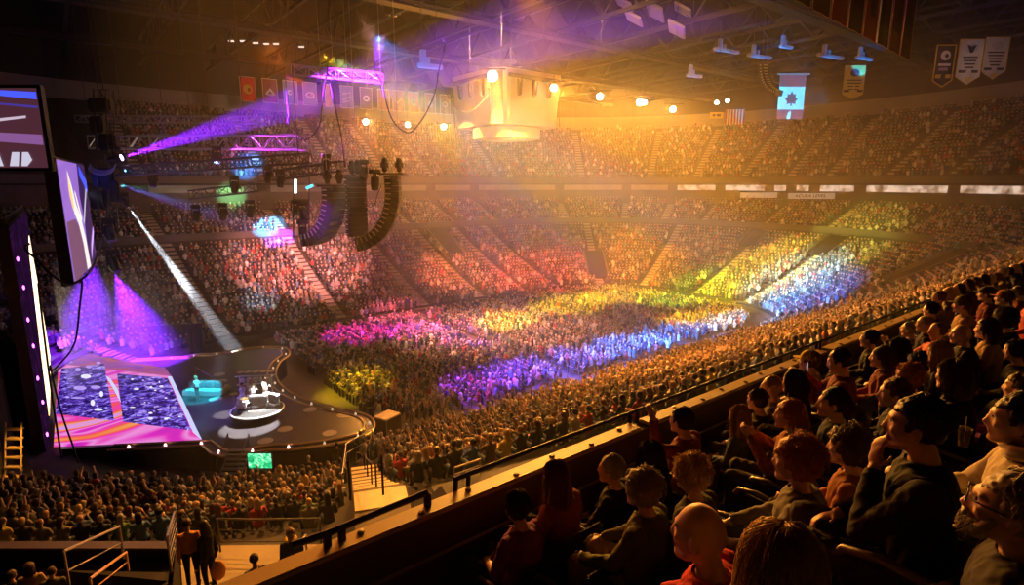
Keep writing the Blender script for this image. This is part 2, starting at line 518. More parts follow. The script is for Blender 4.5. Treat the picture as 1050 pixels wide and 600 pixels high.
VS = []; FS = []; CS = []; vo = 0
for i, s in enumerate(seats):
    if i in near_set: continue
    x, y, z, nx, ny, tn, k, ri = s
    hi = dist[i] < 52
    stand = (tn == 'floor' and rng.random() < .22) or (tn != 'floor' and rng.random() < .015)
    T = TP_HI[rng.choice(4, p=(.5,.25,.08,.17))] if hi else TP_LO[rng.choice(3, p=(.45,.4,.15))]
    V, F, G = T
    d = STAGE_C-np.array((x, y)); a = math.atan2(d[1], d[0])-math.pi/2+rng.normal()*.18
    if tn != 'floor':   # body mostly square to the row, head to the stage
        b = math.atan2(-ny, -nx)-math.pi/2
        a = b+max(-.7, min(.7, ((a-b+math.pi) % (2*math.pi))-math.pi))
    sca = (1.0+.16*rng.random())
    lean = rng.normal()*.06
    P = V*sca; P = P+np.stack([np.zeros(len(P)), lean*np.maximum(P[:,2],0), np.zeros(len(P))], 1)
    ca, sa = math.cos(a), math.sin(a)
    P = np.stack([P[:,0]*ca-P[:,1]*sa+x, P[:,0]*sa+P[:,1]*ca+y, P[:,2]+z+(.42 if stand else 0)+rng.normal()*.03], 1)
    cl = CLOTH[rng.choice(len(CLOTH), p=CLOTH_P/CLOTH_P.sum())]*(.8+.4*rng.random())
    sk = SKIN[rng.choice(5, p=(.33,.27,.18,.08,.14))]*(.85+.2*rng.random()); hr = HAIR[rng.choice(6, p=(.2,.24,.2,.14,.12,.10))]
    tab = np.array([cl, sk, hr, (.04,.045,.06)])
    VS.append(P); FS.append(F+vo); CS.append(tab[G]); vo += len(P)
VS = np.concatenate(VS); FS = np.concatenate(FS); CS = np.concatenate(CS)
def mesh_np(name, V, F, col):
    me = bpy.data.meshes.new(name)
    me.vertices.add(len(V)); me.vertices.foreach_set('co', V.astype(np.float32).ravel())
    me.loops.add(F.size); me.loops.foreach_set('vertex_index', F.astype(np.int32).ravel())
    me.polygons.add(len(F)); me.polygons.foreach_set('loop_start', np.arange(0, F.size, 4, dtype=np.int32))
    try: me.polygons.foreach_set('loop_total', np.full(len(F), 4, dtype=np.int32))
    except Exception: pass
    me.polygons.foreach_set('use_smooth', np.ones(len(F), dtype=bool))
    at_ = me.color_attributes.new('Col', 'FLOAT_COLOR', 'POINT')
    at_.data.foreach_set('color', np.concatenate([col, np.ones((len(col), 1))], 1).astype(np.float32).ravel())
    me.update(calc_edges=True)
    o = bpy.data.objects.new(name, me); C.objects.link(o); return o
def attr_mat(name, rough=.65):
    m = bpy.data.materials.new(name); m.use_nodes = True; nt = m.node_tree
    a = nt.nodes.new('ShaderNodeAttribute'); a.attribute_name = 'Col'
    nt.links.new(a.outputs['Color'], nt.nodes['Principled BSDF'].inputs['Base Color'])
    nt.nodes['Principled BSDF'].inputs['Roughness'].default_value = rough
    return m
crowd = mesh_np('audience_crowd', VS, FS, CS); crowd.data.materials.append(attr_mat('crowd_clothes'))
stuff(crowd, 'dense audience of thousands filling the arena floor and every seating tier', 'crowd')
print('crowd faces', len(FS))
# ---------------------------------------------------------------- stage
black = mat('black_paint', (.012,.011,.012), .5)
blackgloss = mat('stage_deck', (.05,.045,.05), .28, noise_amt=.3, scale=.7)
gold = mat('edge_brass', (.62,.44,.22), .35, metal=.6)
steel = mat('dull_steel', (.30,.29,.30), .4, metal=.8)
white_m = mat('white_gloss', (.85,.85,.84), .3)
def catmull(pts, n=6, closed=True):
    out = []; m = len(pts)
    for i in range(m if closed else m-1):
        p0, p1, p2, p3 = [Vector(pts[(i+j) % m]) for j in (-1, 0, 1, 2)]
        for q in range(n):
            t = q/n
            out.append(.5*((2*p1)+(-p0+p2)*t+(2*p0-5*p1+4*p2-p3)*t*t+(-p0+3*p1-3*p2+p3)*t**3))
    return out
ST = [(-1.98,37.43),(.5,35.89),(4.63,33.36),(7.5,30.4),(9.76,29.2),(11.9,28.84),(13.19,29.83),(13.51,31.79),(12.31,34.34),(11.34,37.06),(11.0,40.19),(11.38,43.1),(12.48,45.86),(13.85,47.81),(14.03,50.27),(12.01,51.87),(9.25,51.82),(6.6,51.2),(3.51,54.2),(-1.69,62.6)]
curve = [(p.x, p.y) for p in catmull([(x, y, 0) for x, y in ST[2:-2]], 6, False)]
DECK = [ST[0], ST[1]]+curve+[ST[-2], ST[-1]]
def inset(poly, d):
    n = len(poly); out = []
    for i in range(n):
        a = Vector(poly[i-1]); b = Vector(poly[i]); c = Vector(poly[(i+1) % n])
        n1 = (b-a).normalized(); n2 = (c-b).normalized()
        nn = Vector((-n1.y, n1.x))+Vector((-n2.y, n2.x)); nn = nn.normalized() if nn.length > 1e-6 else Vector((-n1.y, n1.x))
        out.append((b.x+nn.x*d, b.y+nn.y*d))
    return out
stage = empty('stage', (6, 42, 0)); tag(stage, 'low black curving stage with lit edge and glowing video floor', 'stage')
DK = [i for i in range(len(DECK))]
mb = MB(); mb.prism(inset(DECK, .5), 1.5, 1.8); world_part(stage, mb, 'deck', blackgloss)
mb = MB()
outp = DECK[1:-1]; inp = inset(DECK, .12)[1:-1]
mb.prism(inset(DECK, .3), .0, 1.5); world_part(stage, mb, 'skirt', mat('stage_skirt', (.035,.028,.034), .6, noise_amt=.5, scale=2))
mb = MB(); mb.tube([(x, y, 1.80) for x, y in outp], .07, 6); world_part(stage, mb, 'outer_edge_rail', gold)
mb = MB(); mb.tube([(x, y, 1.83) for x, y in inset(DECK, .62)[1:-1]], .055, 6); world_part(stage, mb, 'inner_edge_rail', gold)
mb = MB()
a_, b_ = inset(DECK, .08)[1:-1], inset(DECK, .58)[1:-1]
for i in range(len(a_)-1): mb.quad((*a_[i], 1.72), (*a_[i+1], 1.72), (*b_[i+1], 1.72), (*b_[i], 1.72))
world_part(stage, mb, 'edge_trough', mat('trough', (.10,.085,.08), .5, noise_amt=.5, scale=4))
# small lamps set into the trough
trough = inset(DECK, .3)[1:-1]
foot_on = mat('footlight_glow', (1,.8,.75), .3, emit=(1,.42,.40), strength=4)
acc = 0; last = Vector(trough[0])
L = [0]
for i in range(1, len(trough)): L.append(L[-1]+(Vector(trough[i])-Vector(trough[i-1])).length)
tot = L[-1]; nL = 26
for q in range(nL):
    s = (q+.5)*tot/nL*1.0
    i = max(j for j in range(len(L)) if L[j] <= s)
    i = min(i, len(L)-2)
    p = Vector(trough[i]).lerp(Vector(trough[i+1]), (s-L[i])/(L[i+1]-L[i]))
    if p.y > 53: continue
    mb = MB(); mb.lathe([(.04,-.08),(.07,-.06),(.07,.02),(.05,.06)], (p.x, p.y, 1.8), 10); mb.ell((p.x, p.y, 1.87), (.05,.05,.035), 8, 6)
    world_part(stage, mb, 'footlight', foot_on if p.x < 9.5 and p.y < 40 else mat('footlight_dim', (.8,.7,.6), .3, emit=(1,.75,.5), strength=.5), True)
# oval floor lamps let into the deck
for (u, v) in [(318,420),(352,426),(338,444),(292,440),(230,398),(227,391),(272,452),(225,384),(213,396),(221,409)]:
    p = at(u, v, z=1.81); mb = MB(); mb.lathe([(.42,0),(.40,.02),(.1,.025)], (p.x, p.y, 1.80), 16)
    world_part(stage, mb, 'deck_cover', mat('deck_cover', (.35,.33,.33), .35))
def swirl_mat(name, stops, scale, dist, strength, rot=0, kind='wave'):
    m = bpy.data.materials.new(name); m.use_nodes = True; nt = m.node_tree; nt.nodes.clear()
    o = nt.nodes.new('ShaderNodeOutputMaterial'); e = nt.nodes.new('ShaderNodeEmission'); cr = nt.nodes.new('ShaderNodeValToRGB')
    tc = nt.nodes.new('ShaderNodeTexCoord'); mp = nt.nodes.new('ShaderNodeMapping'); mp.inputs['Rotation'].default_value = (0, 0, rot)
    nt.links.new(tc.outputs['Object'], mp.inputs['Vector'])
    if kind == 'wave':
        t = nt.nodes.new('ShaderNodeTexWave'); t.inputs['Scale'].default_value = scale; t.inputs['Distortion'].default_value = dist; t.inputs['Detail'].default_value = 1.5; t.inputs['Detail Scale'].default_value = .6
        f = t.outputs['Fac']
    else:
        t = nt.nodes.new('ShaderNodeTexNoise'); t.inputs['Scale'].default_value = scale; t.inputs['Detail'].default_value = 6 if kind == 'noise' else 1; t.inputs['Roughness'].default_value = .7; t.inputs['Distortion'].default_value = dist
        f = t.outputs['Fac']
    nt.links.new(mp.outputs['Vector'], t.inputs['Vector']); nt.links.new(f, cr.inputs['Fac'])
    el = cr.color_ramp.elements
    while len(el) > 1: el.remove(el[-1])
    el[0].position = stops[0][0]; el[0].color = (*stops[0][1], 1)
    for p, c in stops[1:]:
        k = el.new(p); k.color = (*c, 1)
    nt.links.new(cr.outputs['Color'], e.inputs['Color']); e.inputs['Strength'].default_value = strength
    nt.links.new(e.outputs[0], o.inputs['Surface'])
    return m
led_pink = swirl_mat('video_swirl', [(.25,(.30,.02,.45)),(.36,(.80,.03,.55)),(.44,(.9,.30,.75)),(.50,(.85,.05,.50)),(.57,(.95,.10,.06)),(.64,(.9,.35,.10)),(.72,(.75,.3,.85)),(1,(.9,.45,.2))], .10, 3.5, .78, .9, 'noise2')
led_far = swirl_mat('video_swirl_dim', [(0,(.16,.03,.25)),(.4,(.6,.12,.2)),(.7,(.3,.08,.5)),(1,(.7,.3,.4))], .2, 2.5, .7, .9, 'noise2')
led_photo = swirl_mat('video_picture', [(0,(.006,.003,.03)),(.47,(.02,.008,.10)),(.53,(.12,.04,.55)),(.60,(.28,.20,.85)),(.67,(.75,.72,1)),(1,(.9,.9,1))], 1.5, 1.6, .9, .3, 'noise')
def zq(pix, z): return [tuple(at(u, v, z=z))[:2] for u, v in pix]
def flat(pix, z, name, m, th=.03):
    poly = zq(pix, z)
    ar = sum(poly[i-1][0]*poly[i][1]-poly[i][0]*poly[i-1][1] for i in range(len(poly)))
    if ar < 0: poly = poly[::-1]
    mb = MB(); mb.prism(poly, z-th, z); return world_part(stage, mb, name, m)
vf = flat([(55,458),(206,451),(176,386),(60,373)], 1.84, 'video_floor', led_pink)
flat([(60,373),(176,386),(169,377),(58,357)], 1.84, 'video_floor', led_far)
flat([(57,424),(117,431),(107,373),(63,378)], 1.87, 'video_picture', led_photo)
flat([(126,432),(196,441),(172,388),(120,383)], 1.87, 'video_picture', led_photo)
led_blue = mat('video_stripe', (0,0,0), .5, emit=(.55,.6,1), strength=.9)
flat([(108,385),(116,398),(124,413),(121,400),(113,388)], 1.875, 'video_stripe', led_blue)
flat([(172,386),(176,386),(207,451),(198,443)], 1.875, 'video_stripe', led_blue)
lav = mat('video_highlight', (0,0,0), .5, emit=(.5,.35,1), strength=.7); whi = mat('video_white', (0,0,0), .5, emit=(.8,.8,1), strength=.85)
def flat_ell(u, v, ru, rv, m):
    flat([(u+.75*ru*math.cos(a), v+.75*rv*math.sin(a)) for a in [2*math.pi*i/12 for i in range(12)]], 1.88, 'video_highlight', m)
for (u, v, ru, rv, m) in [(82,398,9,2.6,lav),(98,397,7,2.2,lav),(80,379,4,2.5,lav),(91,376,4,2,lav),(88,386,7,3,whi),(101,372,3,1.5,lav),(70,371,6,1.2,lav),(95,413,3,4,whi),(101,420,6,1.6,whi),(104,404,2.5,4,whi),(80,408,10,1.0,lav),(67,382,5,.9,lav)]:
    flat_ell(u, v, ru, rv, m)
rs = random.Random(5)
for i in range(46):
    u = rs.uniform(127, 186); v = rs.uniform(386, 432)
    if u > 172+(v-388)*.42: continue
    flat_ell(u, v, rs.uniform(1, 4), rs.uniform(.5, 1.5), whi if rs.random() < .4 else lav)

# upstage video wall
vw = empty('video_wall', (-2, 48, 0)); tag(vw, 'tall upstage video wall seen edge-on at the left end of the stage', 'video wall')
mb = MB(); mb.box((-2.35, 48, 7.4), (.5, 20.4, 13.2)); world_part(vw, mb, 'frame', mat('wall_frame', (.04,.03,.04), .5))
wall_dark = swirl_mat('video_wall_dim', [(0,(.015,.004,.02)),(.5,(.05,.012,.07)),(.75,(.22,.03,.3)),(1,(.4,.1,.55))], .35, 3, .22, 0, 'noise')
mb = MB(); mb.box((-2.06, 48, 7.4), (.08, 20, 12.8)); world_part(vw, mb, 'screen', wall_dark)
hot = swirl_mat('video_wall_bright', [(0,(.9,.25,.04)),(.45,(1,.62,.25)),(.6,(1,.95,.85)),(1,(.8,.9,1))], 1.2, 1, 2.2, 0, 'noise')
mb = MB()
poly = [(43.5,1.9),(57.6,1.9),(57.0,5),(56.4,8),(55.0,12.2),(51.6,11.2),(48.8,8.2),(45.8,5.0)]
vs_ = [(-2.01, y, z) for y, z in poly]+[(-1.97, y, z) for y, z in poly]; n = len(poly)
mb.add(vs_, [tuple(range(n-1,-1,-1)), tuple(range(n, 2*n))]+[(i, (i+1)%n, n+(i+1)%n, n+i) for i in range(n)])
world_part(vw, mb, 'bright_picture', hot)
for i in range(7):
    y, z = 38.2+(i % 2)*.8, 2.6+i*1.6
    mb = MB(); mb.ell((-1.96, y, z), (.05,.12,.12), 8, 6); world_part(vw, mb, 'status_lamp', mat('magenta_lamp', (1,.2,1), .3, emit=(.9,.12,1), strength=5), True)
mb = MB()
for z in (13.6, 14.0): mb.tube([(-2.2, 37.8, z+.3), (-2.2, 58, z+.3)], .05, 6)
for i in range(24):
    y = 37.8+i*.85; mb.tube([(-2.2, y, 13.9+.4*(i % 2)-.0), (-2.2, y+.85, 13.9+.4*((i+1) % 2))], .03, 5)
world_part(vw, mb, 'header_truss', steel)
# black drape beside the stage
dr = MB()
ys = [21+i*.14 for i in range(122)]
vs_ = []; fs_ = []
for i, y in enumerate(ys):
    x = -3.3+.09*math.sin(i*1.3)
    vs_ += [(x, y, 0), (x, y, 16.8), (x-.05, y, 16.8), (x-.05, y, 0)]
for i in range(len(ys)-1):
    for j in range(4): fs_.append((4*i+j, 4*i+(j+1)%4, 4*i+4+(j+1)%4, 4*i+4+j))
dr.add(vs_, fs_); dr = dr.build('stage_drape', mat('black_drape', (.008,.007,.009), .95)); tag(dr, 'tall black pleated drape closing off the backstage at far left', 'drape')
dr = MB(); vs_ = []; fs_ = []
for i in range(90):
    t = i/89; x = -2.2+t*11.6; y = 64.6-t*5.2+.10*math.sin(i*1.7)
    vs_ += [(x, y, 0), (x, y, 2.9), (x+.02, y+.06, 2.9), (x+.02, y+.06, 0)]
for i in range(89):
    for j in range(4): fs_.append((4*i+j, 4*i+(j+1)%4, 4*i+4+(j+1)%4, 4*i+4+j))
dr.add(vs_, fs_); dr = dr.build('stage_drape', MATS['black_drape']); tag(dr, 'low black drape along the far back edge of the stage', 'drape')
# lit backstage steps at the left edge
bs = empty('backstage_stairs', (-2.6, 30.4, 0)); tag(bs, 'orange-lit metal backstage steps against the black drape at far left', 'stairs')
warm_step = mat('warm_steel', (.55,.38,.18), .5, metal=.3)
P0, P1 = at(12, 518, d=24.2), at(15, 440, d=24.6)
for i in range(9):
    p = P0.lerp(P1, i/8); mb = MB(); mb.box(p, (.1, .34, .05), None, bev=.01)
    mb2 = MB(); ra = RT*.32; pp = p
    mb2.box(pp, (.62, .24, .055), Matrix(((RT.x, -RT.y, 0), (RT.y, RT.x, 0), (0, 0, 1))))
    world_part(bs, mb2, 'step', warm_step)
for s in (-1, 1):
    mb = MB(); mb.tube([P0+RT*.34*s-Vector((0,0,.2)), P1+RT*.34*s+Vector((0,0,.3))], .035, 8); world_part(bs, mb, 'stringer', warm_step)
    mb = MB(); mb.tube([Vector((P0.x, P0.y, .0))+RT*.34*s, P0+RT*.34*s], .035, 8); world_part(bs, mb, 'post', warm_step)

# side screen hung over the stage, turned toward the near seats
def panel_screen(name, label, O, xa, w, hgt, depth, picts, frame_m, scr_m):
    """O = lower left corner facing the screen; xa = horizontal direction left to right on its face"""
    root = empty(name, O); x = Vector((xa[0], xa[1], 0)).normalized(); z = Vector((0,0,1)); nrm = x.cross(z)
    tag(root, label, 'screen')
    Rm = Matrix((x, -nrm, z)).transposed()
    mb = MB(); mb.box(O+x*w/2+z*hgt/2-nrm*(depth/2+.02), (w+.3, depth, hgt+.3), Rm, bev=.04); world_part(root, mb, 'frame', frame_m)
    mb = MB(); mb.box(O+x*w/2+z*hgt/2, (w, .04, hgt), Rm); dsp = world_part(root, mb, 'display', scr_m)
    for k, (poly, m) in enumerate(picts):
        off_ = .03+.006*k
        n = len(poly); a = [O+x*(p[0]*w)+z*(p[1]*hgt)+nrm*off_ for p in poly]; b = [q+nrm*.005 for q in a]
        mb = MB(); mb.add(a+b, [tuple(range(n-1,-1,-1)), tuple(range(n, 2*n))]+[(i, (i+1)%n, n+(i+1)%n, n+i) for i in range(n)]); world_part(root, mb, 'picture', m, sub=dsp)
    return root
def em(name, col, s): return mat(name, (0,0,0), .5, emit=col, strength=s)
violet_scr = em('screen_violet', (.42,.2,.85), .62)
A, B = Vector((.19, 37.75, 10.8)), Vector((1.64, 48.9, 10.8))
xd = (B-A).normalized()
# face toward +x: left end on the face is the far... the near end lies at the left of the picture
panel_screen('side_screen', 'large hanging side screen showing a violet close-up above the stage', A, (xd.x, xd.y), 11.0, 6.4, .55,
  [([(0,0),(.55,0),(.52,.35),(.30,.5),(0,.5)], em('scr_mauve', (.30,.12,.25), .5)),
   ([(.62,.0),(1,0),(1,1),(.66,1),(.6,.7),(.66,.4)], em('scr_dark', (.035,.012,.07), 1)),
   ([(.25,.92),(.33,.80),(.40,.62),(.52,.5),(.6,.30),(.66,.0),(.5,.0),(.48,.25),(.40,.45),(.30,.55),(.22,.75)], em('scr_white', (1,.9,.85), .85)),
   ([(.24,.88),(.28,.78),(.31,.6),(.27,.58),(.22,.7)], em('scr_orange', (1,.5,.12), 1.2)),
   ([(.42,.75),(.5,.6),(.56,.48),(.53,.46),(.46,.58),(.4,.72)], em('scr_white', (1,.9,.85), .85)),
   ([(.6,.45),(.92,.78),(.95,.76),(.62,.42)], em('scr_grey', (.55,.5,.65), 1)),
   ([(.7,.88),(.98,.72),(.98,.84),(.7,.98)], em('scr_blue', (.05,.08,.9), 1.2)),
   ([(.72,.06),(1,.3),(1,.36),(.8,.2)], em('scr_lav', (.6,.35,1), 1.2))],
  black, violet_scr)
# second screen at the upper left, facing the camera side
I0 = at(-26, 172, d=25); I1 = at(49, 172, d=25)
xd2 = (I1-I0); xd2.z = 0
panel_screen('side_screen', 'dim brown and blue screen hanging at the upper left corner', Vector((I0.x, I0.y, I0.z)), (xd2.x, xd2.y), xd2.length, 3.35, .3,
  [([(0,.955),(1,.86),(1,.95),(0,1)], em('scr_blue', (.05,.08,.9), 1.2)),
   ([(0,.84),(1,.75),(1,.78),(0,.86)], em('scr_navy', (.05,.03,.25), 1)),
   ([(0,.36),(1,.29),(1,.42),(0,.47)], em('scr_stripe', (.25,.10,.30), .8)),
   ([(.2,.56),(.82,.63),(.82,.66),(.2,.60)], em('scr_pale', (.5,.4,.5), 1)),
   ([(.50,.02),(.62,.02),(.66,.2),(.56,.2)], em('scr_block', (.5,.48,.6), 1)),
   ([(.66,.02),(.74,.02),(.82,.1),(.78,.2),(.70,.2)], em('scr_block', (.5,.48,.6), 1)),
   ([(.36,.02),(.42,.02),(.38,.2),(.33,.2)], em('scr_block', (.5,.48,.6), 1))],
  black, em('scr_brown', (.075,.022,.035), .8))

# ---------------------------------------------------------------- gear on stage
def disc_riser():
    c = at(264, 419, z=2.4)
    r = empty('round_riser', (c.x, c.y, 1.8)); tag(r, 'round black riser with a pale rim carrying the brightly lit band', 'riser')
    mb = MB(); mb.lathe([(.7,0),(.7,.06),(.4,.1),(.4,.42),(.7,.44)], (0,0,0), 32); mb.build('foot', black, r, False)
    mb = MB(); mb.lathe([(1.25,.40),(1.48,.44),(1.50,.58),(1.42,.60)], (0,0,0), 48); mb.build('platform', mat('riser_top', (.06,.06,.06), .4), r)
    mb = MB(); mb.tube([(1.51*math.cos(a), 1.51*math.sin(a), .56) for a in [2*math.pi*i/48 for i in range(48)]], .05, 6, closed=True); mb.build('rim', white_m, r, True)
    return c
RC = disc_riser(); RZ = 2.40
def onr(u, v): p = at(u, v, z=RZ); return p
chrome = mat('chrome', (.75,.75,.76), .2, metal=1)
brass = mat('cymbal_brass', (.85,.66,.3), .28, metal=.9)
def drum_kit(p):
    r = empty('drum_kit', (p.x, p.y, RZ), R(60)); tag(r, 'white drum kit at the left side of the round riser', 'drum kit')
    rx = Matrix.Rotation(R(90), 3, 'X')
    mb = MB(); mb.lathe([(.29,-.22),(.30,-.2),(.30,.2),(.29,.22)], (0,.1,.30), 22, rot=rx); mb.build('bass_drum', white_m, r)
    for (x, y, z, rr, h) in [(-.24,.1,.72,.16,.22),(.22,.1,.72,.17,.24),(.62,-.25,.45,.22,.38),(-.55,-.3,.6,.19,.15)]:
        mb = MB(); mb.lathe([(rr,-h/2),(rr*1.03,-h/2+.02),(rr*1.03,h/2-.02),(rr,h/2)], (x,y,z), 18); d = mb.build('drum', white_m, r)
        mb = MB(); mb.tube([(x,y,0),(x,y,z-h/2)], .018, 6); mb.build('drum_stand', chrome, d)
    for (x, y, z) in [(-.75,.25,1.25),(.72,.3,1.3),(.95,-.2,1.1),(-.85,-.35,.95)]:
        mb = MB(); mb.lathe([(.005,.03),(.06,.022),(.24,0),(.238,-.008),(.005,.015)], (x,y,z), 18, rot=None); cym = mb.build('cymbal', brass, r)
        mb = MB(); mb.tube([(x,y,.0),(x,y,z)], .014, 6)
        for k in range(3): mb.tube([(x,y,.35),(x+.25*math.cos(k*2.1),y+.25*math.sin(k*2.1),.01)], .012, 5)
        mb.build('cymbal_stand', chrome, cym)
drum_kit(onr(250, 419))
keyb = mat('keys_black', (.03,.03,.03), .4)
def keyboard(p, rz, label, name='keyboard_rig'):
    r = empty(name, (p.x, p.y, RZ), rz); tag(r, label, 'keyboard')
    mb = MB(); mb.box((0,0,.82), (1.1,.36,.12), bev=.03); kb_ = mb.build('keyboard', white_m, r)
    mb = MB(); mb.box((0,-.08,.892), (1.0,.17,.02)); mb.build('keys', mat('ivory', (.9,.9,.86), .4), kb_)
    mb = MB()
    for k in range(15): mb.box((-.45+.064*k,-.04,.91), (.028,.10,.02))
    mb.build('black_keys', keyb, kb_)
    for s in (-1, 1):
        mb = MB(); mb.tube([(s*.42,-.2,0),(s*.42,.2,.75)], .022, 6); mb.tube([(s*.42,.2,0),(s*.42,-.2,.75)], .022, 6); mb.build('stand_leg', chrome, r)
    mb = MB(); mb.box((0,.2,.42), (.9,.05,.6), bev=.02); mb.build('front_panel', white_m, r)
keyboard(onr(279, 417), R(-60), 'slanting white keyboard at the right end of the round riser')
keyboard(onr(266, 419), R(-25), 'white keyboard with an upright panel in the middle of the round riser')
# high cymbal and microphone rack behind the players
p = onr(264, 412)
r = empty('percussion_rack', (p.x, p.y, RZ), R(-30)); tag(r, 'tall white percussion rack standing at the back of the round riser', 'rack')
for s in (-1, 1):
    mb = MB(); mb.tube([(s*.95,0,0),(s*.95,0,1.75)], .035, 8); mb.build('upright', white_m, r)
mb = MB(); mb.tube([(-1.2,0,1.72),(1.2,0,1.72)], .035, 8); mb.tube([(-1.0,0,1.2),(1.0,0,1.2)], .03, 8); mb.build('crossbar', white_m, r)
for k in range(5):
    mb = MB(); mb.box((-.8+.4*k,.0,1.45), (.28,.2,.3), bev=.05); mb.build('chime_box', white_m, r)
    mb = MB(); mb.lathe([(.005,.03),(.22,0),(.005,.012)], (-.9+.45*k,.15,1.95), 14); mb.build('cymbal', brass, r)
# gear under cyan light upstage
p = at(212, 403, z=1.8)
r = empty('keyboard_riser', (p.x, p.y, 1.8), R(-40)); tag(r, 'low equipment riser washed in cyan light behind the standing performer', 'riser')
mb = MB(); mb.box((0,0,.2), (2.6,1.4,.4), bev=.04); mb.build('base', mat('grey_riser', (.4,.4,.42), .5), r)
for k in range(4):
    mb = MB(); mb.box((-.9+.6*k,.1,.62), (.5,.5,.44), bev=.05); mb.build('amplifier', mat('grey_amp', (.3,.3,.33), .5), r)
p = at(209, 401, z=1.8)
r = empty('microphone_stand', (p.x, p.y, 1.8)); tag(r, 'boom microphone stand beside the performer in cyan light', 'microphone stand')
mb = MB(); mb.lathe([(.16,0),(.15,.03),(.02,.05)], (0,0,0), 14); mb.build('base', black, r)
mb = MB(); mb.tube([(0,0,.03),(0,0,1.45)], .014, 6); mb.build('pole', chrome, r)
q = RT*.75
mb = MB(); mb.tube([(-q.x*.3,-q.y*.3,1.62),(q.x*.9,q.y*.9,1.05)], .02, 6); mb.build('boom', chrome, r)
mb = MB(); mb.capsule((-q.x*.3,-q.y*.3,1.62),(-q.x*.46,-q.y*.46,1.7), .03, .045, 8); mb.build('microphone', black, r, True)

# steps from the floor to the stage edge
ss = empty('stage_stairs', (6.0, 31.6, 0)); tag(ss, 'small steel stairs climbing to the near edge of the stage', 'stairs')
top = at(246, 462, y=30.45); bot = top+(at(236, 487, y=29.9)-top)*1.15; side = RT*.55
for i in range(7):
    p = bot.lerp(top, i/6); mb = MB()
    mb.box(p, (1.15, .26, .05), Matrix(((RT.x, -RT.y, 0), (RT.y, RT.x, 0), (0,0,1)))); world_part(ss, mb, 'step', steel)
for s in (-1, 1):
    mb = MB(); mb.tube([Vector((bot.x, bot.y, .05))+side*s, bot+side*s, top+side*s], .035, 6); world_part(ss, mb, 'stringer', steel)
    mb = MB(); mb.tube([bot+side*s, bot+side*s+Vector((0,0,.95)), top+side*s+Vector((0,0,.95)), top+side*s], .025, 6); world_part(ss, mb, 'handrail', steel)
# green monitor on a cart in the pit
mp = at(267, 472, y=29.3)
mo = empty('video_monitor', (mp.x, mp.y, 0)); tag(mo, 'small monitor with a bright green picture below the stage edge', 'monitor')
Rm = Matrix(((RT.x, -RT.y, 0), (RT.y, RT.x, 0), (0,0,1)))
mb = MB(); mb.box((mp.x, mp.y, mp.z), (1.3,.12,.9), Rm, bev=.03); world_part(mo, mb, 'case', black)
fwd = Vector((-FW.x, -FW.y, 0)).normalized()
mb = MB(); q = Vector((mp.x, mp.y, mp.z))+fwd*.07; mb.box(q, (1.2,.03,.8), Rm); world_part(mo, mb, 'display', swirl_mat('monitor_green', [(0,(.0,.05,.02)),(.42,(.0,.35,.12)),(.52,(.05,.8,.3)),(.62,(.7,.8,.75)),(1,(.8,.5,.75))], 2.6, 1.5, 1.1, 0, 'noise'))
mb = MB(); mb.box((mp.x, mp.y, (mp.z-.45)/2), (.7,.45,mp.z-.45), Rm, bev=.03); mb.box((mp.x, mp.y, .05), (.9,.6,.06), Rm); world_part(mo, mb, 'cart', black)
# road case by the stage tip
rc_ = at(398, 446, z=0)
rc = empty('road_case', (rc_.x, rc_.y, 0), R(20)); tag(rc, 'wooden-topped black road case on the floor beside the stage tip', 'case')
mb = MB(); mb.box((0,0,.72), (1.35,1.1,1.15), bev=.03); mb.build('body', mat('case_black', (.045,.035,.03), .5), rc)
mb = MB(); mb.box((0,0,1.34), (1.4,1.15,.1), bev=.03); mb.build('lid', mat('case_lid', (.50,.36,.20), .5, noise_amt=.5, scale=4), rc)
mb = MB()
for sx in (-1,1):
    for sy in (-1,1): mb.tube([(sx*.68,sy*.55,.15),(sx*.68,sy*.55,1.3)], .025, 6)
mb.build('corner_trim', steel, rc)
for sx in (-1,1):
    for sy in (-1,1):
        mb = MB(); mb.lathe([(.02,-.04),(.08,-.04),(.08,.04),(.02,.04)], (sx*.5,sy*.4,.08), 12, rot=Matrix.Rotation(R(90),3,'X')); mb.build('wheel', black, rc)
# ---------------------------------------------------------------- rigging
truss_m = mat('truss_aluminium', (.42,.40,.42), .4, metal=.6)
dark_truss = mat('truss_black', (.05,.045,.05), .5)
def truss(label, a, b, s, m, bay=1.0, hang=True, group=None):
    a = Vector(a); b = Vector(b); L = (b-a).length; x = (b-a).normalized()
    y = Vector((0,0,1)).cross(x).normalized(); z = x.cross(y)
    r = empty('lighting_truss', a); tag(r, label, 'truss', group)
    for sy in (-1,1):
        for sz in (-1,1):
            o = y*sy*s/2+z*sz*s/2; mb = MB(); mb.tube([a+o, b+o], s*.085, 6); world_part(r, mb, 'chord', m)
    n = max(2, int(L/bay)); mb = MB()
    for i in range(n+1):
        c = a+x*(L*i/n)
        q = [c+y*sy*s/2+z*sz*s/2 for sy, sz in ((-1,-1),(1,-1),(1,1),(-1,1))]
        for j in range(4): mb.tube([q[j], q[(j+1)%4]], s*.05, 4)
        if i < n:
            c2 = a+x*(L*(i+1)/n); q2 = [c2+y*sy*s/2+z*sz*s/2 for sy, sz in ((-1,-1),(1,-1),(1,1),(-1,1))]
            for j in range(4): mb.tube([q[j], q2[(j+1)%4]] if i % 2 else [q2[j], q[(j+1)%4]], s*.05, 4)
    world_part(r, mb, 'lattice', m)
    if hang:
        for f in (.06, .5, .94):
            c = a+x*L*f; mb = MB(); mb.tube([c+Vector((0,0,s/2)), Vector((c.x, c.y, 41.8))], .03, 5); world_part(r, mb, 'hoist_chain', dark_truss)
    return r
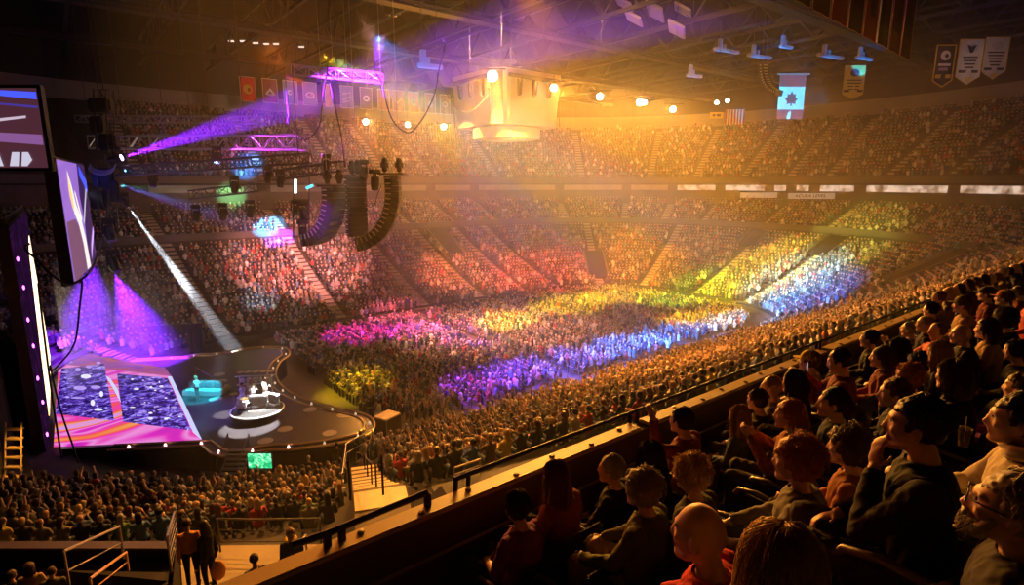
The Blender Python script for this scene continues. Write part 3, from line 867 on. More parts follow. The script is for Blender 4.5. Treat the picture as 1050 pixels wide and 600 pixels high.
def moving_light(p, aim, label, col=None, size=.45, strength=30, group=None):
    """fixture hung at p, its head aimed at a target"""
    p = Vector(p); r = empty('moving_light', p); tag(r, label, 'stage light', group)
    mb = MB(); mb.box((0,0,0), (size*.8,size*.6,size*.35), bev=size*.05); mb.build('base', black, r)
    d = (Vector(aim)-p).normalized()
    hc = Vector((0,0,-size*.95)); sx = d.cross(Vector((0,0,1))).normalized()
    mb = MB()
    for s in (-1,1): mb.tube([sx*s*size*.38+Vector((0,0,-size*.15)), sx*s*size*.42+hc], size*.07, 6)
    mb.tube([sx*-size*.38+Vector((0,0,-size*.18)), sx*size*.38+Vector((0,0,-size*.18))], size*.07, 6); mb.build('yoke', black, r)
    q = d.to_track_quat('Z', 'Y').to_matrix()
    mb = MB(); mb.lathe([(size*.2,-size*.6),(size*.34,-size*.5),(size*.36,size*.1),(size*.3,size*.45),(size*.3,size*.5)], hc, 16, rot=q); hd_ = mb.build('head', black, r, False)
    mb = MB(); mb.lathe([(size*.27,0),(size*.25,size*.04),(size*.1,size*.07)], hc+d*size*.5, 14, rot=q)
    mb.build('lens', mat('lens_dark', (.05,.05,.06), .1) if col is None else mat('lens_%d%d%d' % tuple(int(9*c) for c in col), (0,0,0), .2, emit=col, strength=strength), hd_)
    return p+hc+d*size*.62
def cable(pts, rad, label, m=None, n=10):
    pp = catmull([Vector(p) for p in pts], n, False)+[Vector(pts[-1])]
    mb = MB(); mb.tube(pp, rad, 6); o = mb.build('cable', m or mat('cable_black', (.015,.014,.015), .5), smooth=True); tag(o, label, 'cable'); return o

truss('silver lattice truss with a magenta-lit end above the stage', at(96,146,d=45), at(312,146,d=40), .95, truss_m, 1.0)
truss('thin dark truss running below the magenta-lit one', at(120,176,d=38), at(318,162,d=38), .62, dark_truss, .8)
truss('far pale truss crossing behind the purple beam', at(80,122,d=54), at(262,123,d=50), .6, truss_m, 1.2)
truss('dim purple truss high above the loudspeaker arrays', at(300,72,d=40), at(392,80,d=40), .6, truss_m, 1.0)
truss('short upright-ended truss section carrying fixtures beside the hanging frame', at(196,200,d=41), at(262,192,d=41), .6, dark_truss, .9, hang=False)
truss('dark truss hung behind the second loudspeaker column', at(268,182,d=41), at(352,170,d=39), .65, dark_truss, .7, hang=False)

# hanging light tower at the left
tw = empty('light_tower', at(110,95,d=38)); tag(tw, 'dark hanging tower of cables and fixtures at the stage left end', 'light tower')
T0, T1 = at(106,92,d=38), at(112,236,d=38)
ax = RT*.42
for s in (-1,1):
    for f in (-1,1):
        mb = MB(); mb.tube([T0+ax*s+fwd*.35*f, T1+ax*s*.8+fwd*.35*f], .05, 6); world_part(tw, mb, 'rail', dark_truss)
mb = MB()
for i in range(13):
    p = T0.lerp(T1, i/12); q = T0.lerp(T1, min(1, (i+1)/12))
    mb.tube([p-ax, q+ax], .03, 5); mb.tube([p+ax, p-ax], .03, 5)
world_part(tw, mb, 'lattice', dark_truss)
for i, (u, v, w_, h_) in enumerate([(104,108,1.5,.9),(101,128,.9,1.1),(112,146,1.2,1.1),(108,182,1.5,1.3),(118,196,.9,1.4),(103,205,1.1,1.2)]):
    mb = MB(); mb.box(at(u,v,d=38), (w_,.7,h_), Rm, bev=.12); world_part(tw, mb, 'ballast_box', black)
mb = MB(); c = at(107,164,d=37.6)
for k in range(5):
    pts = [c+RT*(.85*math.cos(a))+Vector((0,0,-.25-.45*math.sin(a)-.07*k))+fwd*(.2+.05*k) for a in [math.pi*i/10 for i in range(11)]]
    mb.tube(pts, .03, 5)
world_part(tw, mb, 'cable_loom', mat('cable_grey', (.5,.47,.5), .5))
mb = MB(); mb.tube([T0, Vector((T0.x, T0.y, 41.8))], .04, 5); world_part(tw, mb, 'hoist_chain', dark_truss)
mb = MB(); mb.tube([T1, at(115,262,d=38)], .06, 6); world_part(tw, mb, 'drop_pipe', dark_truss)
PUR = (.42,.06,1)
aimP = at(330,98,d=40)
bp = moving_light(at(117,152,d=37.5), aimP, 'moving light throwing the wide purple beam from the hanging tower', (.75,.45,1), .75, 14)
aimW = at(250,372,d=56)
bw = moving_light(at(127,199,d=37.5), aimW, 'moving light throwing the narrow white beam from the hanging tower', (1,1,1), .6, 14)
moving_light(at(111,226,d=37.5), at(180,420,z=1.8), 'dark round-headed moving light under the hanging tower', None, .95)
moving_light(at(115,258,d=37.5), at(200,420,z=1.8), 'lowest dark moving light hanging below the tower', None, .95)
# hanging light frame right of the stage
fr = empty('lighting_ladder', at(310,190,d=37)); tag(fr, 'hanging rectangular ladder of moving lights beside the left loudspeaker array', 'light rig')
for u0, u1 in ((301,301),(317,317)):
    mb = MB(); mb.tube([at(u0,176,d=37), at(u1,244,d=37)], .05, 6); world_part(fr, mb, 'upright', dark_truss)
for v in (178, 205, 225, 243):
    mb = MB(); mb.tube([at(301,v,d=37), at(317,v,d=37)], .045, 6); world_part(fr, mb, 'crossbar', dark_truss)
for s, (u, v) in enumerate([(303,190),(314,199)]):
    mb = MB(); mb.tube([at(u,v-6,d=36.8), at(u+(7 if s else 0),v+8 if not s else v-9,d=36.8)], .09, 8)
    world_part(fr, mb, 'tube_light', em('tube_white', (.9,.95,1), 2.2) if not s else em('tube_cyan', (.1,.7,1), 1.6))
aimB = at(268,300,d=60)
bb = moving_light(at(302,207,d=36.8), aimB, 'moving light with a pale blue beam in the hanging frame', (.7,.85,1), .6, 12)
moving_light(at(310,208,d=36.8), at(330,380,z=1.8), 'upper dark moving light in the hanging frame', None, .8)
moving_light(at(310,228,d=36.8), at(330,400,z=1.8), 'lower dark moving light in the hanging frame', None, .8)
for i, (u, v, dsc) in enumerate([(222,152,'first moving light from the left under the magenta truss'),(156,176,'dark moving light at the left end of the thin truss'),(240,182,'dark moving light hanging mid-way on the thin truss'),(287,176,'dark moving light near the right end of the thin truss'),(274,172,'small dark moving light one place left of the thin truss end'),(200,212,'dark fixture under the short fixture truss, left one'),(228,210,'dark fixture under the short fixture truss, middle one'),(256,207,'dark fixture under the short fixture truss, right one'),(334,160,'dark fixture above the left loudspeaker array')]):
    moving_light(at(u,v,d=38.5 if i else 40), at(u-20,420,z=1.8), dsc, (.35,.45,1) if i == 0 else None, .7, 6)

# loudspeaker arrays
grille = mat('speaker_grille', (.045,.04,.036), .6, noise_amt=.4, scale=20)
cab = mat('speaker_cabinet', (.05,.045,.05), .5)
strip = mat('rigging_steel', (.75,.72,.68), .35, metal=.5)
def line_array(label, top, f, n, bh, bw_, bd, total_tilt, start=0, power=1.6, chain=True, extra=True):
    top = Vector(top); f = Vector((f[0], f[1], 0)).normalized(); side = Vector((0,0,1)).cross(f)
    r = empty('line_array', top); tag(r, label, 'loudspeaker')
    p = top.copy(); 
    for i in range(n):
        th = R(start+total_tilt*((i+.5)/n)**power)
        dn = Vector((0,0,-1))*math.cos(th)-f*math.sin(th); fr_ = f*math.cos(th)-Vector((0,0,1))*math.sin(th)
        c = p+dn*bh/2; p = p+dn*bh
        M3 = Matrix((side, fr_, -dn)).transposed()
        mb = MB(); mb.box(c, (bw_, bd, bh*.94), M3, bev=.025); cb_ = world_part(r, mb, 'speaker_cabinet', cab)
        mb = MB(); mb.box(c+fr_*(bd/2+.01), (bw_*.94, .03, bh*.84), M3); world_part(r, mb, 'grille', grille, sub=cb_)
        mb = MB()
        for s in (-1,1): mb.box(c+side*s*(bw_/2+.01)-fr_*bd*.22, (.03, bd*.4, bh*.25), M3)
        mb.box(c-fr_*(bd/2+.01), (bw_*.5,.03,bh*.3), M3)
        world_part(r, mb, 'rigging_link', strip, sub=cb_)
    mb = MB(); mb.box(top+Vector((0,0,.09)), (bw_*1.0, bd*1.9, .14), Matrix((side, f, Vector((0,0,1)))).transposed(), bev=.03); world_part(r, mb, 'fly_bar', dark_truss)
    if extra:
        for s in (-.3, .3):
            q = top+f*bd*s*1.8
            mb = MB(); mb.capsule(q+Vector((0,0,.35)), q+Vector((0,0,.95)), .17, .17, 10); mb.box(q+Vector((.0,0,.65)), (.5,.3,.35), bev=.05); world_part(r, mb, 'chain_hoist', black)
            mb = MB(); mb.tube([q+Vector((0,0,.1)), Vector((q.x, q.y, 41.8))], .018, 5); world_part(r, mb, 'chain', steel)
    return r
line_array('left curved black loudspeaker array with purple-lit sides', at(342,192,d=36), (.52,-.85), 14, .33, 1.4, .85, 92, 0)
line_array('straight black loudspeaker column between the two curved arrays', at(364,182,d=37), (.12,-.99), 12, .32, 1.3, .62, 4, 0)
line_array('right curved black loudspeaker array catching golden light', at(402,180,d=36), (.80,-.60), 17, .325, 1.25, .85, 86, -4)
line_array('far curved loudspeaker array hanging in the golden haze', at(783,66,d=74), (.35,.95), 13, .42, 1.3, .7, 70, 6, 1.2, extra=True)
# loose fixtures on top of the arrays
for (u, v, d, lab) in [(384,176,36.5,'tilted dark follow fixture hanging between the arrays'),(372,166,37,'small dark fixture on the straight array fly bar')]:
    moving_light(at(u,v,d=d), at(u,400,z=2), lab, None, .8)
cable([at(388,62,d=40), at(392,88,d=40), at(402,122,d=40), at(418,136,d=40), at(432,124,d=40), at(445,98,d=40), at(450,72,d=40), at(452,40,d=41)], .05, 'looped black cable hanging in front of the small team banners')
cable([at(451,74,d=40), at(458,96,d=42), at(470,112,d=44), at(482,114,d=45), at(494,104,d=46), at(500,90,d=47)], .035, 'thin cable sagging across the left face of the scoreboard')
cable([at(334,60,d=39), at(331,100,d=39), at(327,130,d=39), at(314,143,d=39), at(304,136,d=39), at(296,120,d=40)], .045, 'dark cable loop beside the magenta truss end')
cable([at(338,84,d=39), at(344,112,d=39), at(350,140,d=39), at(353,170,d=39)], .05, 'purple-lit cable dropping to the straight loudspeaker column')
cable([at(373,206,d=36), at(378,212,d=36), at(384,210,d=36), at(387,200,d=36), at(390,190,d=36)], .03, 'short cable loop between the straight and right arrays')
cable([at(30,250,d=28), at(40,268,d=28), at(56,284,d=28), at(72,291,d=28), at(88,283,d=28), at(97,268,d=30), at(102,240,d=32)], .06, 'thick black cable slung under the side screen')
cable([at(82,290,d=28), at(81,320,d=28), at(77,350,d=28), at(66,368,d=29), at(52,376,d=30)], .045, 'black cable dropping from the side screen to the stage')
cable([at(40,295,d=27), at(46,350,d=27), at(54,410,d=28), at(63,466,d=29)], .045, 'long black cable crossing the video wall')
cable([at(52,376,d=29.5), at(62,420,d=29), at(75,458,d=29), at(79,470,d=29)], .045, 'second long black cable crossing the front of the video floor')

# ---------------------------------------------------------------- scoreboard
gold_face = mat('scoreboard_face', (.62,.50,.30), .55, noise_amt=.06, scale=.6)
sb_dark = mat('scoreboard_dark', (.16,.11,.06), .6)
sbd = empty('scoreboard', (35,45,21)); tag(sbd, 'large four-sided scoreboard glowing gold above the middle of the arena', 'scoreboard')
def octa(h, c): return [(h-c,-h),(h,-h+c),(h,h-c),(h-c,h),(-h+c,h),(-h,h-c),(-h,-h+c),(-h+c,-h)]
mb = MB(); bo, to = octa(3.75, .9), octa(4.15, 1.0)
vs_ = [(x,y,.25) for x,y in bo]+[(x,y,4.9) for x,y in to]; mb.add(vs_, [tuple(range(7,-1,-1)), tuple(range(8,16))]+[(i,(i+1)%8,8+(i+1)%8,8+i) for i in range(8)])
mb.build('housing', gold_face, sbd)
for q in range(4):
    M = Matrix.Rotation(R(90*q), 3, 'Z')
    tl = Matrix.Rotation(math.atan2(.4, 4.65), 3, 'X')
    mb = MB(); c = M @ Vector((0,-4.0,2.35)); mb.box(c, (5.6,.06,3.3), M @ tl, bev=.02); mb.build('screen', gold_face, sbd)
    mb = MB(); mb.box(M @ Vector((0,-4.18,4.3)), (5.9,.2,.35), M @ tl); mb.build('light_bar', sb_dark, sbd)
    for k in (-1,0,1):
        mb = MB(); mb.capsule((M @ Vector((k*1.75+.0,-4.10,3.85))), (M @ Vector((k*1.75,-4.02,2.95))), .34, .3, 12); mb.build('speaker_port', sb_dark, sbd, True)
    mb = MB(); c = M @ Vector((3.62,-3.62,2.5)); Mc = M @ Matrix.Rotation(R(45),3,'Z'); mb.box(c, (.62,.06,4.3), Mc, bev=.01); mb.build('corner_panel', sb_dark, sbd)
mb = MB(); mb.lathe([(3.05,-.85),(3.25,-.8),(3.25,.15),(3.1,.2),(2.6,.2)], (0,0,0), 48); mb.build('lower_ring', gold_face, sbd)
mb = MB(); mb.lathe([(1.9,-.95),(1.9,-.84),(1.6,-.83)], (0,0,0), 40); mb.build('under_disc', mat('under_disc', (.8,.66,.5), .5), sbd)
mb = MB()
for sx in (-1,1):
    for sy in (-1,1): mb.tube([(sx*2.5,sy*2.5,4.9),(sx*2.5,sy*2.5,20.8)], .04, 5)
mb.build('hoist_cable', dark_truss, sbd)
# bright lamps
def big_lamp(p, label, r=.30):
    p = Vector(p); o = empty('blinder_lamp', p); tag(o, label, 'lamp')
    d = (CAM*.6+Vector((20,25,5))*.4-p).normalized(); q = d.to_track_quat('Z','Y').to_matrix()
    mb = MB(); mb.lathe([(.15,-.55),(.3,-.45),(.36,-.05),(.38,.05),(.33,.05)], (0,0,0), 18, rot=q); mb.build('housing', black, o)
    mb = MB(); mb.ell(d*.05, (r,r,r*.5), 16, 8, rot=q); mb.build('lens', em('lamp_glow', (1,.85,.5), 60), o, True)
    mb = MB(); mb.box((0,0,.55), (2.2,.12,.12), Rm, bev=.02); mb.tube([(0,0,.3),(0,0,.55)], .05, 6); mb.build('yoke', black, o)
    mb = MB(); mb.tube([(0,0,.55),(0,0,42-p.z)], .02, 5); mb.build('suspension', dark_truss, o)
LAMPPX = [(505,78,40,.42,'largest glaring golden lamp, in front of the scoreboard'),(568,90,40,.3,'glaring golden lamp at the upper right corner of the scoreboard'),(615,99,40,.3,'glaring golden lamp, first one right of the scoreboard'),(656,105,40,.33,'brighter golden lamp of a pair, second right of the scoreboard'),(661,105,40.5,.24,'paler lamp touching the second lamp right of the scoreboard'),(690,112,40,.3,'glaring golden lamp farthest to the right of the scoreboard'),
          (375,125,80,.4,'golden lamp below the ring-emblem banner, farthest left'),(418,128,80,.36,'golden lamp inside the hanging cable loop'),(455,130,80,.42,'golden lamp left of the scoreboard ring')]
for u, v, y, r_, lab in LAMPPX: big_lamp(at(u,v,y=y), lab, r_)
sml = [(735,105,60),(746,103,60)]
for i, (u, v, d) in enumerate(sml): big_lamp(at(u,v,d=70), ['small white lamp above the yellow banner','small white lamp above the striped flag'][i], .22)

# ---------------------------------------------------------------- banners and flags
def banner(label, c, xa, w, hgt, col, border=None, tail=0., marks=(), cat='banner', group=None, bar=False, name='banner', waves=.05):
    """hanging cloth: c = top centre; xa = horizontal direction left to right seen from the front; marks = (poly or text, colour, name)"""
    x = Vector((xa[0], xa[1], 0)).normalized(); z = Vector((0,0,1)); nrm = x.cross(z)
    r = empty(name, c); tag(r, label, cat, group); c = Vector(c)
    nx_, nz_ = 12, 10
    def P(s, t, o=0.):   # s in -.5..5, t 0 top ..1
        return c+x*s*w-z*(t*hgt)+nrm*(waves*math.sin(s*9+t*2)*t+o)
    mb = MB(); vs_ = []; fs_ = []
    for lay in (0, -.03):
        for j in range(nz_+1):
            for i in range(nx_+1):
                s = i/nx_-.5; tm = 1-tail*abs(s)*2
                vs_.append(P(s, j/nz_*tm, lay))
    nn = (nx_+1)*(nz_+1)
    for j in range(nz_):
        for i in range(nx_):
            a = j*(nx_+1)+i; fs_.append((a, a+nx_+1, a+nx_+2, a+1)); fs_.append((nn+a, nn+a+1, nn+a+nx_+2, nn+a+nx_+1))
    rim = [i for i in range(nx_+1)]+[j*(nx_+1)+nx_ for j in range(1, nz_+1)]+[nz_*(nx_+1)+i for i in range(nx_-1,-1,-1)]+[j*(nx_+1) for j in range(nz_-1,0,-1)]
    for q in range(len(rim)): fs_.append((rim[q], rim[(q+1)%len(rim)], nn+rim[(q+1)%len(rim)], nn+rim[q]))
    mb.add(vs_, fs_); clo = world_part(r, mb, 'cloth', col)
    if border is not None:
        bm_, bw_ = border; mb = MB()
        tl = [(-.5,0),(.5,0),(.5,1-tail),(0,1),(-.5,1-tail)] if tail else [(-.5,0),(.5,0),(.5,1),(-.5,1)]
        for q in range(len(tl)):
            a, b = tl[q], tl[(q+1)%len(tl)]
            for k in range(6):
                s0 = [a[i]+(b[i]-a[i])*k/6 for i in (0,1)]; s1 = [a[i]+(b[i]-a[i])*(k+1)/6 for i in (0,1)]
                mb.tube([P(*s0), P(*s1)], bw_, 4)
        world_part(r, mb, 'border', bm_, sub=clo)
    for poly, m, nm in marks:
        mb = MB(); a = [P(s, t, .035) for s, t in poly]; b = [P(s, t, .05) for s, t in poly]; n = len(a)
        mb.add(a+b, [tuple(range(n)), tuple(range(2*n-1,n-1,-1))]+[(i,n+i,n+(i+1)%n,(i+1)%n) for i in range(n)]); world_part(r, mb, nm, m, sub=clo)
    if bar:
        mb = MB(); mb.box(c+z*.12, (w*1.25,.25,.22), Matrix((x, nrm, z)).transposed(), bev=.04); world_part(r, mb, 'crossbar', truss_m)
    mb = MB()
    for s in (-.45,.45): mb.tube([P(s,0), Vector((P(s,0).x, P(s,0).y, 41.8))], .02, 4)
    world_part(r, mb, 'hanging_line', dark_truss)
    return r
def ring(cx, cy, rx, ry, n=14, a0=0, a1=360): return [(cx+rx*math.cos(R(a0+(a1-a0)*i/n)), cy+ry*math.sin(R(a0+(a1-a0)*i/n))) for i in range(n)]
def rect(x0, y0, x1, y1): return [(x0,y0),(x1,y0),(x1,y1),(x0,y1)]
def fab(name, col): return mat(name, col, .8, noise_amt=.12, scale=3)
bwht = fab('banner_white', (.75,.70,.70))
TB = [(253,'red banner with a round yellow emblem',(.75,.03,.03),[(ring(0,.5,.3,.2),'y'),(ring(.08,.52,.12,.09),'r')]),
      (276,'maroon banner with a white peaked emblem',(.22,.03,.06),[([(0,.38),(.36,.64),(.2,.66),(0,.5),(-.2,.66),(-.36,.64)],'w'),(ring(0,.66,.28,.05),'g')]),
      (297,'blue-grey banner with a small white ring emblem',(.16,.20,.34),[(ring(-.05,.5,.18,.11),'w'),(ring(0,.5,.12,.06),'b')]),
      (317,'grey-violet banner with a flat oval emblem',(.22,.18,.26),[(ring(0,.55,.34,.14),'w'),(ring(0,.55,.27,.09),'r2')]),
      (336,'narrow plain orange banner',(.62,.30,.12),[]),
      (355,'violet banner with slanting streaks',(.26,.22,.34),[([(-.35,.35),(.35,.25),(.35,.3),(-.35,.42)],'g'),([(-.35,.6),(.35,.45),(.35,.5),(-.35,.68)],'g'),([(-.35,.72),(.2,.65),(.2,.7),(-.35,.8)],'g')]),
      (375,'grey-brown banner with a white ring emblem',(.20,.16,.16),[(ring(0,.5,.26,.15),'w'),(ring(0,.5,.13,.075),'d')]),
      (393,'dull orange banner without an emblem',(.40,.18,.08),[]),
      (408,'brown banner with a tick-shaped emblem',(.18,.11,.10),[([(-.25,.45),(-.1,.55),(.2,.38),(.28,.42),(-.08,.68),(-.25,.55)],'y2')]),
      (424,'bright red banner with a white C-shaped emblem',(.72,.07,.03),[(ring(0,.5,.3,.17,18,40,320)+ring(0,.5,.15,.08,18,320,40),'w')]),
      (441,'mauve banner with a pale oval emblem',(.30,.16,.22),[(ring(0,.55,.24,.16),'g')]),
      (456,'dark brown banner with a thin ring emblem',(.14,.09,.07),[(ring(0,.5,.26,.14),'g'),(ring(0,.5,.17,.09),'d')])]
EMB = {'y':fab('em_yellow',(.75,.5,.05)),'r':fab('em_red',(.6,.03,.03)),'w':bwht,'g':fab('em_grey',(.5,.42,.48)),'b':fab('em_blue',(.16,.2,.34)),'r2':fab('em_plum',(.35,.12,.2)),'d':fab('em_dark',(.12,.08,.08)),'y2':fab('em_gold',(.7,.45,.2))}
for i, (u, lab, col, mk) in enumerate(TB):
    v = 79+(u-253)*.0905
    w_ = 2.0 if i != 4 else 1.0
    banner(lab+' in the row under the far roof', at(u, v, y=90), (1,0), w_*1.02, 3.3, fab('banner_cloth_%s' % 'abcdefghijkl'[i], col), (bwht, .045), 0, [(p, EMB[m], 'emblem') for p, m in mk], group='team banners under the far roof')
# large flag, cyan-lit
flag_c = at(813.5, 77, d=76)
rt2 = (RT.x, RT.y)
mr = fab('flag_red', (.55,.05,.06)); mw = fab('flag_white', (.8,.8,.8))
leaf = [(0,.36),(.07,.44),(.17,.42),(.15,.50),(.25,.53),(.16,.60),(.17,.66),(.03,.64),(.03,.70),(-.03,.70),(-.03,.64),(-.17,.66),(-.16,.60),(-.25,.53),(-.15,.50),(-.17,.42),(-.07,.44)]
banner('tall flag with red ends and a red leaf, washed in cyan light', flag_c, rt2, 3.5, 5.7, mw, None, 0, [(rect(-.5,0,.5,.26), mr, 'red_band'), (rect(-.5,.78,.5,1), mr, 'red_band'), (leaf, mr, 'leaf')], cat='flag', bar=True, name='flag')
us_c = at(754, 112, d=85)
st_ = [(rect(-.5+q/6.5, .0, -.5+(q+.5)/6.5, 1), mr, 'stripe') for q in range(7)]
banner('small flag with upright red and white stripes in the haze', us_c, rt2, 2.9, 2.2, mw, None, 0, st_, cat='flag', name='flag')
banner('small yellow banner left of the striped flag', at(735, 115, d=85), rt2, 2.0, .9, fab('yellow_cloth', (.7,.5,.02)), None, 0, [(rect(-.3,.3,-.1,.7), EMB['d'], 'lettering'), (rect(.0,.3,.3,.7), EMB['d'], 'lettering')])
def lines(y0, n, w0, m, dy=.09): return [(rect(-w0+.04*k, y0+dy*k, w0-.04*k, y0+dy*k+.035), m, 'lettering') for k in range(n)]
ink = fab('banner_ink', (.03,.025,.04)); gcl = fab('banner_gold', (.65,.42,.06))
banner('yellow-green pennant with dark lettering', at(877.5, 67, d=70), rt2, 2.6, 4.0, fab('pennant_gold', (.62,.50,.10)), None, .14, [(ring(0,.22,.22,.11), ink, 'emblem')]+lines(.42,4,.36,ink)+[(rect(-.45,.72,-.2,.79), ink, 'lettering'),(rect(.2,.72,.45,.79), ink, 'lettering')], name='pennant')
banner('dark pennant with gold edging, leftmost of the three at right', at(971, 46, d=45), rt2, 1.5, 3.2, fab('pennant_black', (.03,.022,.03)), (gcl,.05), .16, [(ring(0,.25,.26,.12), bwht, 'emblem'),(ring(.05,.26,.1,.05), ink, 'emblem'),(rect(-.32,.44,.32,.5), bwht, 'lettering'),(rect(-.28,.54,.2,.61), fab('mauve_ink',(.4,.3,.45)), 'lettering'),(rect(-.4,.7,.4,.79), gcl, 'lettering')], name='pennant')
banner('white pennant with dark lettering, middle of the three at right', at(997.5, 40, d=45), rt2, 1.95, 3.45, fab('pennant_white', (.62,.55,.55)), (gcl,.03), .18, [(ring(0,.2,.28,.1), EMB['g'], 'emblem'),([(-.2,.12),(.0,.16),(.2,.12),(.06,.3),(-.06,.3)], ink, 'emblem')]+lines(.38,4,.3,ink,.075)+[(rect(-.4,.68,.4,.74), ink, 'lettering'),(ring(0,.88,.12,.05), gcl, 'emblem')], name='pennant')
banner('white pennant farthest to the right with dark lettering', at(1024, 38, d=45), rt2, 1.9, 3.2, fab('pennant_white', (.62,.55,.55)), (gcl,.03), .2, [(ring(0,.2,.25,.1), EMB['g'], 'emblem')]+lines(.34,5,.36,ink,.075)+[(rect(-.42,.72,.42,.78), ink, 'lettering'),(ring(0,.9,.13,.05), gcl, 'emblem')], name='pennant')
# row of long red banners overhead at the right
RA, RB = Vector((19.3,9.9,21.9)), Vector((33.5,10.9,21.9))
RL = ['first','second','third','fourth','fifth','sixth','seventh','eighth']
cols = [(.05,.012,.012),(.10,.015,.015),(.30,.02,.02),(.05,.01,.012),(.32,.02,.02),(.03,.01,.01),(.14,.015,.015),(.10,.012,.012)]
for i in range(8):
    c = RA.lerp(RB, (i+.5)/8)
    banner('%s long hanging banner from the left in the dark red row overhead' % RL[i], (c.x, c.y, c.z+4.2), (1,.07), 1.55, 4.2, fab('red_banner_%d' % i, cols[i]), (mat('banner_piping', (.5,.2,.1), .6) if i != 5 else bwht, .02 if i != 5 else .03), 0, [(rect(-.3,.3,.3,.42), fab('dark_red_ink', (.06,.008,.008)), 'lettering'), (rect(-.2,.55,.2,.8), fab('dark_red_ink', (.06,.008,.008)), 'numeral')], group='dark red banners overhead', waves=.02)

# ---------------------------------------------------------------- roof steel
rf = mat('roof_steel', (.035,.03,.032), .6)
for i, X in enumerate(range(-6, 112, 9)):
    mb = MB()
    for z in (33.5, 36.5): mb.box((X, 45, z), (.35, 130, .35))
    for q in range(26):
        y = -20+q*5; mb.tube([(X, y, 33.5), (X, y+2.5, 36.5)], .12, 5); mb.tube([(X, y+2.5, 36.5), (X, y+5, 33.5)], .12, 5)
    struct(mb.build('roof_truss', rf))
for i, Y in enumerate((12, 30, 52, 70, 88)):
    mb = MB(); mb.box((50, Y, 32.6), (120, 1.4, .15)); 
    for s in (-1, 1): mb.box((50, Y+s*.7, 33.3), (120, .06, .06)); mb.box((50, Y+s*.7, 32.9), (120, .06, .25))
    struct(mb.build('roof_catwalk', rf))
# slender roof fixtures
def roof_fixture(label, p, L, ang, m, tall=.5):
    r = empty('roof_fixture', p, ang); tag(r, label, 'fixture')
    mb = MB(); mb.box((0,0,0), (L,.5,.35), bev=.05); mb.build('beam', m, r)
    mb = MB(); mb.box((-L*.28,0,tall), (.5,.4,tall*1.6), bev=.05); mb.box((-L*.1,0,tall*.5), (.4,.35,tall), bev=.04); mb.build('bracket', m, r)
    mb = MB(); mb.tube([(-L*.3,0,.2),(-L*.3,0,41.9-p.z)], .04, 5); mb.tube([(L*.3,0,.1),(L*.3,0,41.9-p.z)], .03, 5); mb.build('hanger', dark_truss, r)
pan = mat('pale_fixture', (.34,.34,.37), .5)
BF = [(745,52,4.2,'first blue-lit roof fixture, nearest the golden lamps'),(779,58,4.2,'second blue-lit roof fixture above the far loudspeaker array'),(806,48,2.2,'short blue-lit roof fixture just left of the big flag'),(852,58,5.0,'long blue-lit roof fixture above the yellow-green pennant'),(886,60,3.2,'blue-lit roof fixture nearest the red banners'),(441,68,2.2,'cyan-lit roof fixture at the top of the cable loop'),(712,78,2.4,'small blue-lit roof fixture beside the farthest right lamp')]
BFP = []
for u, v, L_, lab in BF:
    d = 70 if u > 500 else 48; p = at(u, v, d=d); BFP.append(p); roof_fixture(lab, p, L_, math.atan2(RT.y, RT.x)+.5, pan, .7)
VF = [(672,12,5.5,'largest violet-lit roof panel at the top of the picture'),(650,19,3.6,'small violet-lit roof panel left of the largest one'),(694,30,5.0,'violet-lit roof panel below and right of the largest one'),(640,4,3,'violet-lit roof panel cut by the top edge'),(700,10,3,'violet-lit roof panel right of the largest one')]
VFP = []
for u, v, L_, lab in VF:
    p = at(u, v, d=62); VFP.append(p); r = empty('roof_panel', p, .6); tag(r, lab, 'fixture')
    mb = MB(); mb.box((0,0,0), (L_,2.0,.25), Matrix.Rotation(.5,3,'X'), bev=.05); mb.build('panel', pan, r)
    mb = MB(); mb.tube([(0,0,.1),(0,0,41.8-p.z)], .04, 5); mb.build('hanger', dark_truss, r)
wl = mat('work_light', (.5,.45,.4), .5, emit=(1,.85,.75), strength=.8)
for i, (u, v, d) in enumerate([(237,42,80),(249,42,80),(262,44,80),(273,45,80),(283,45,80),(309,48,80),(403,16,60)]):
    p = at(u, v, d=d); r = empty('work_light', p); tag(r, ['first','second','third','fourth','fifth','sixth','lone amber'][i]+' small roof light in the dim line at upper left' if i < 6 else 'dim amber-edged roof light box at the top', 'roof light', 'small roof lights')
    mb = MB(); mb.box((0,0,0), (.75,.35,.18), Rm, bev=.03); mb.build('lens', wl if i < 6 else em('amber_edge', (1,.55,.15), .9), r)
    mb = MB(); mb.box((0,0,.2 if i < 6 else 1.6), (.8 if i < 6 else 1.6,.5,.2 if i < 6 else 3), Rm, bev=.04); mb.tube([(0,0,.3),(0,0,41.8-p.z)], .03, 5); mb.build('housing', black, r)
pb = mat('pipe_pale', (.6,.5,.48), .5)
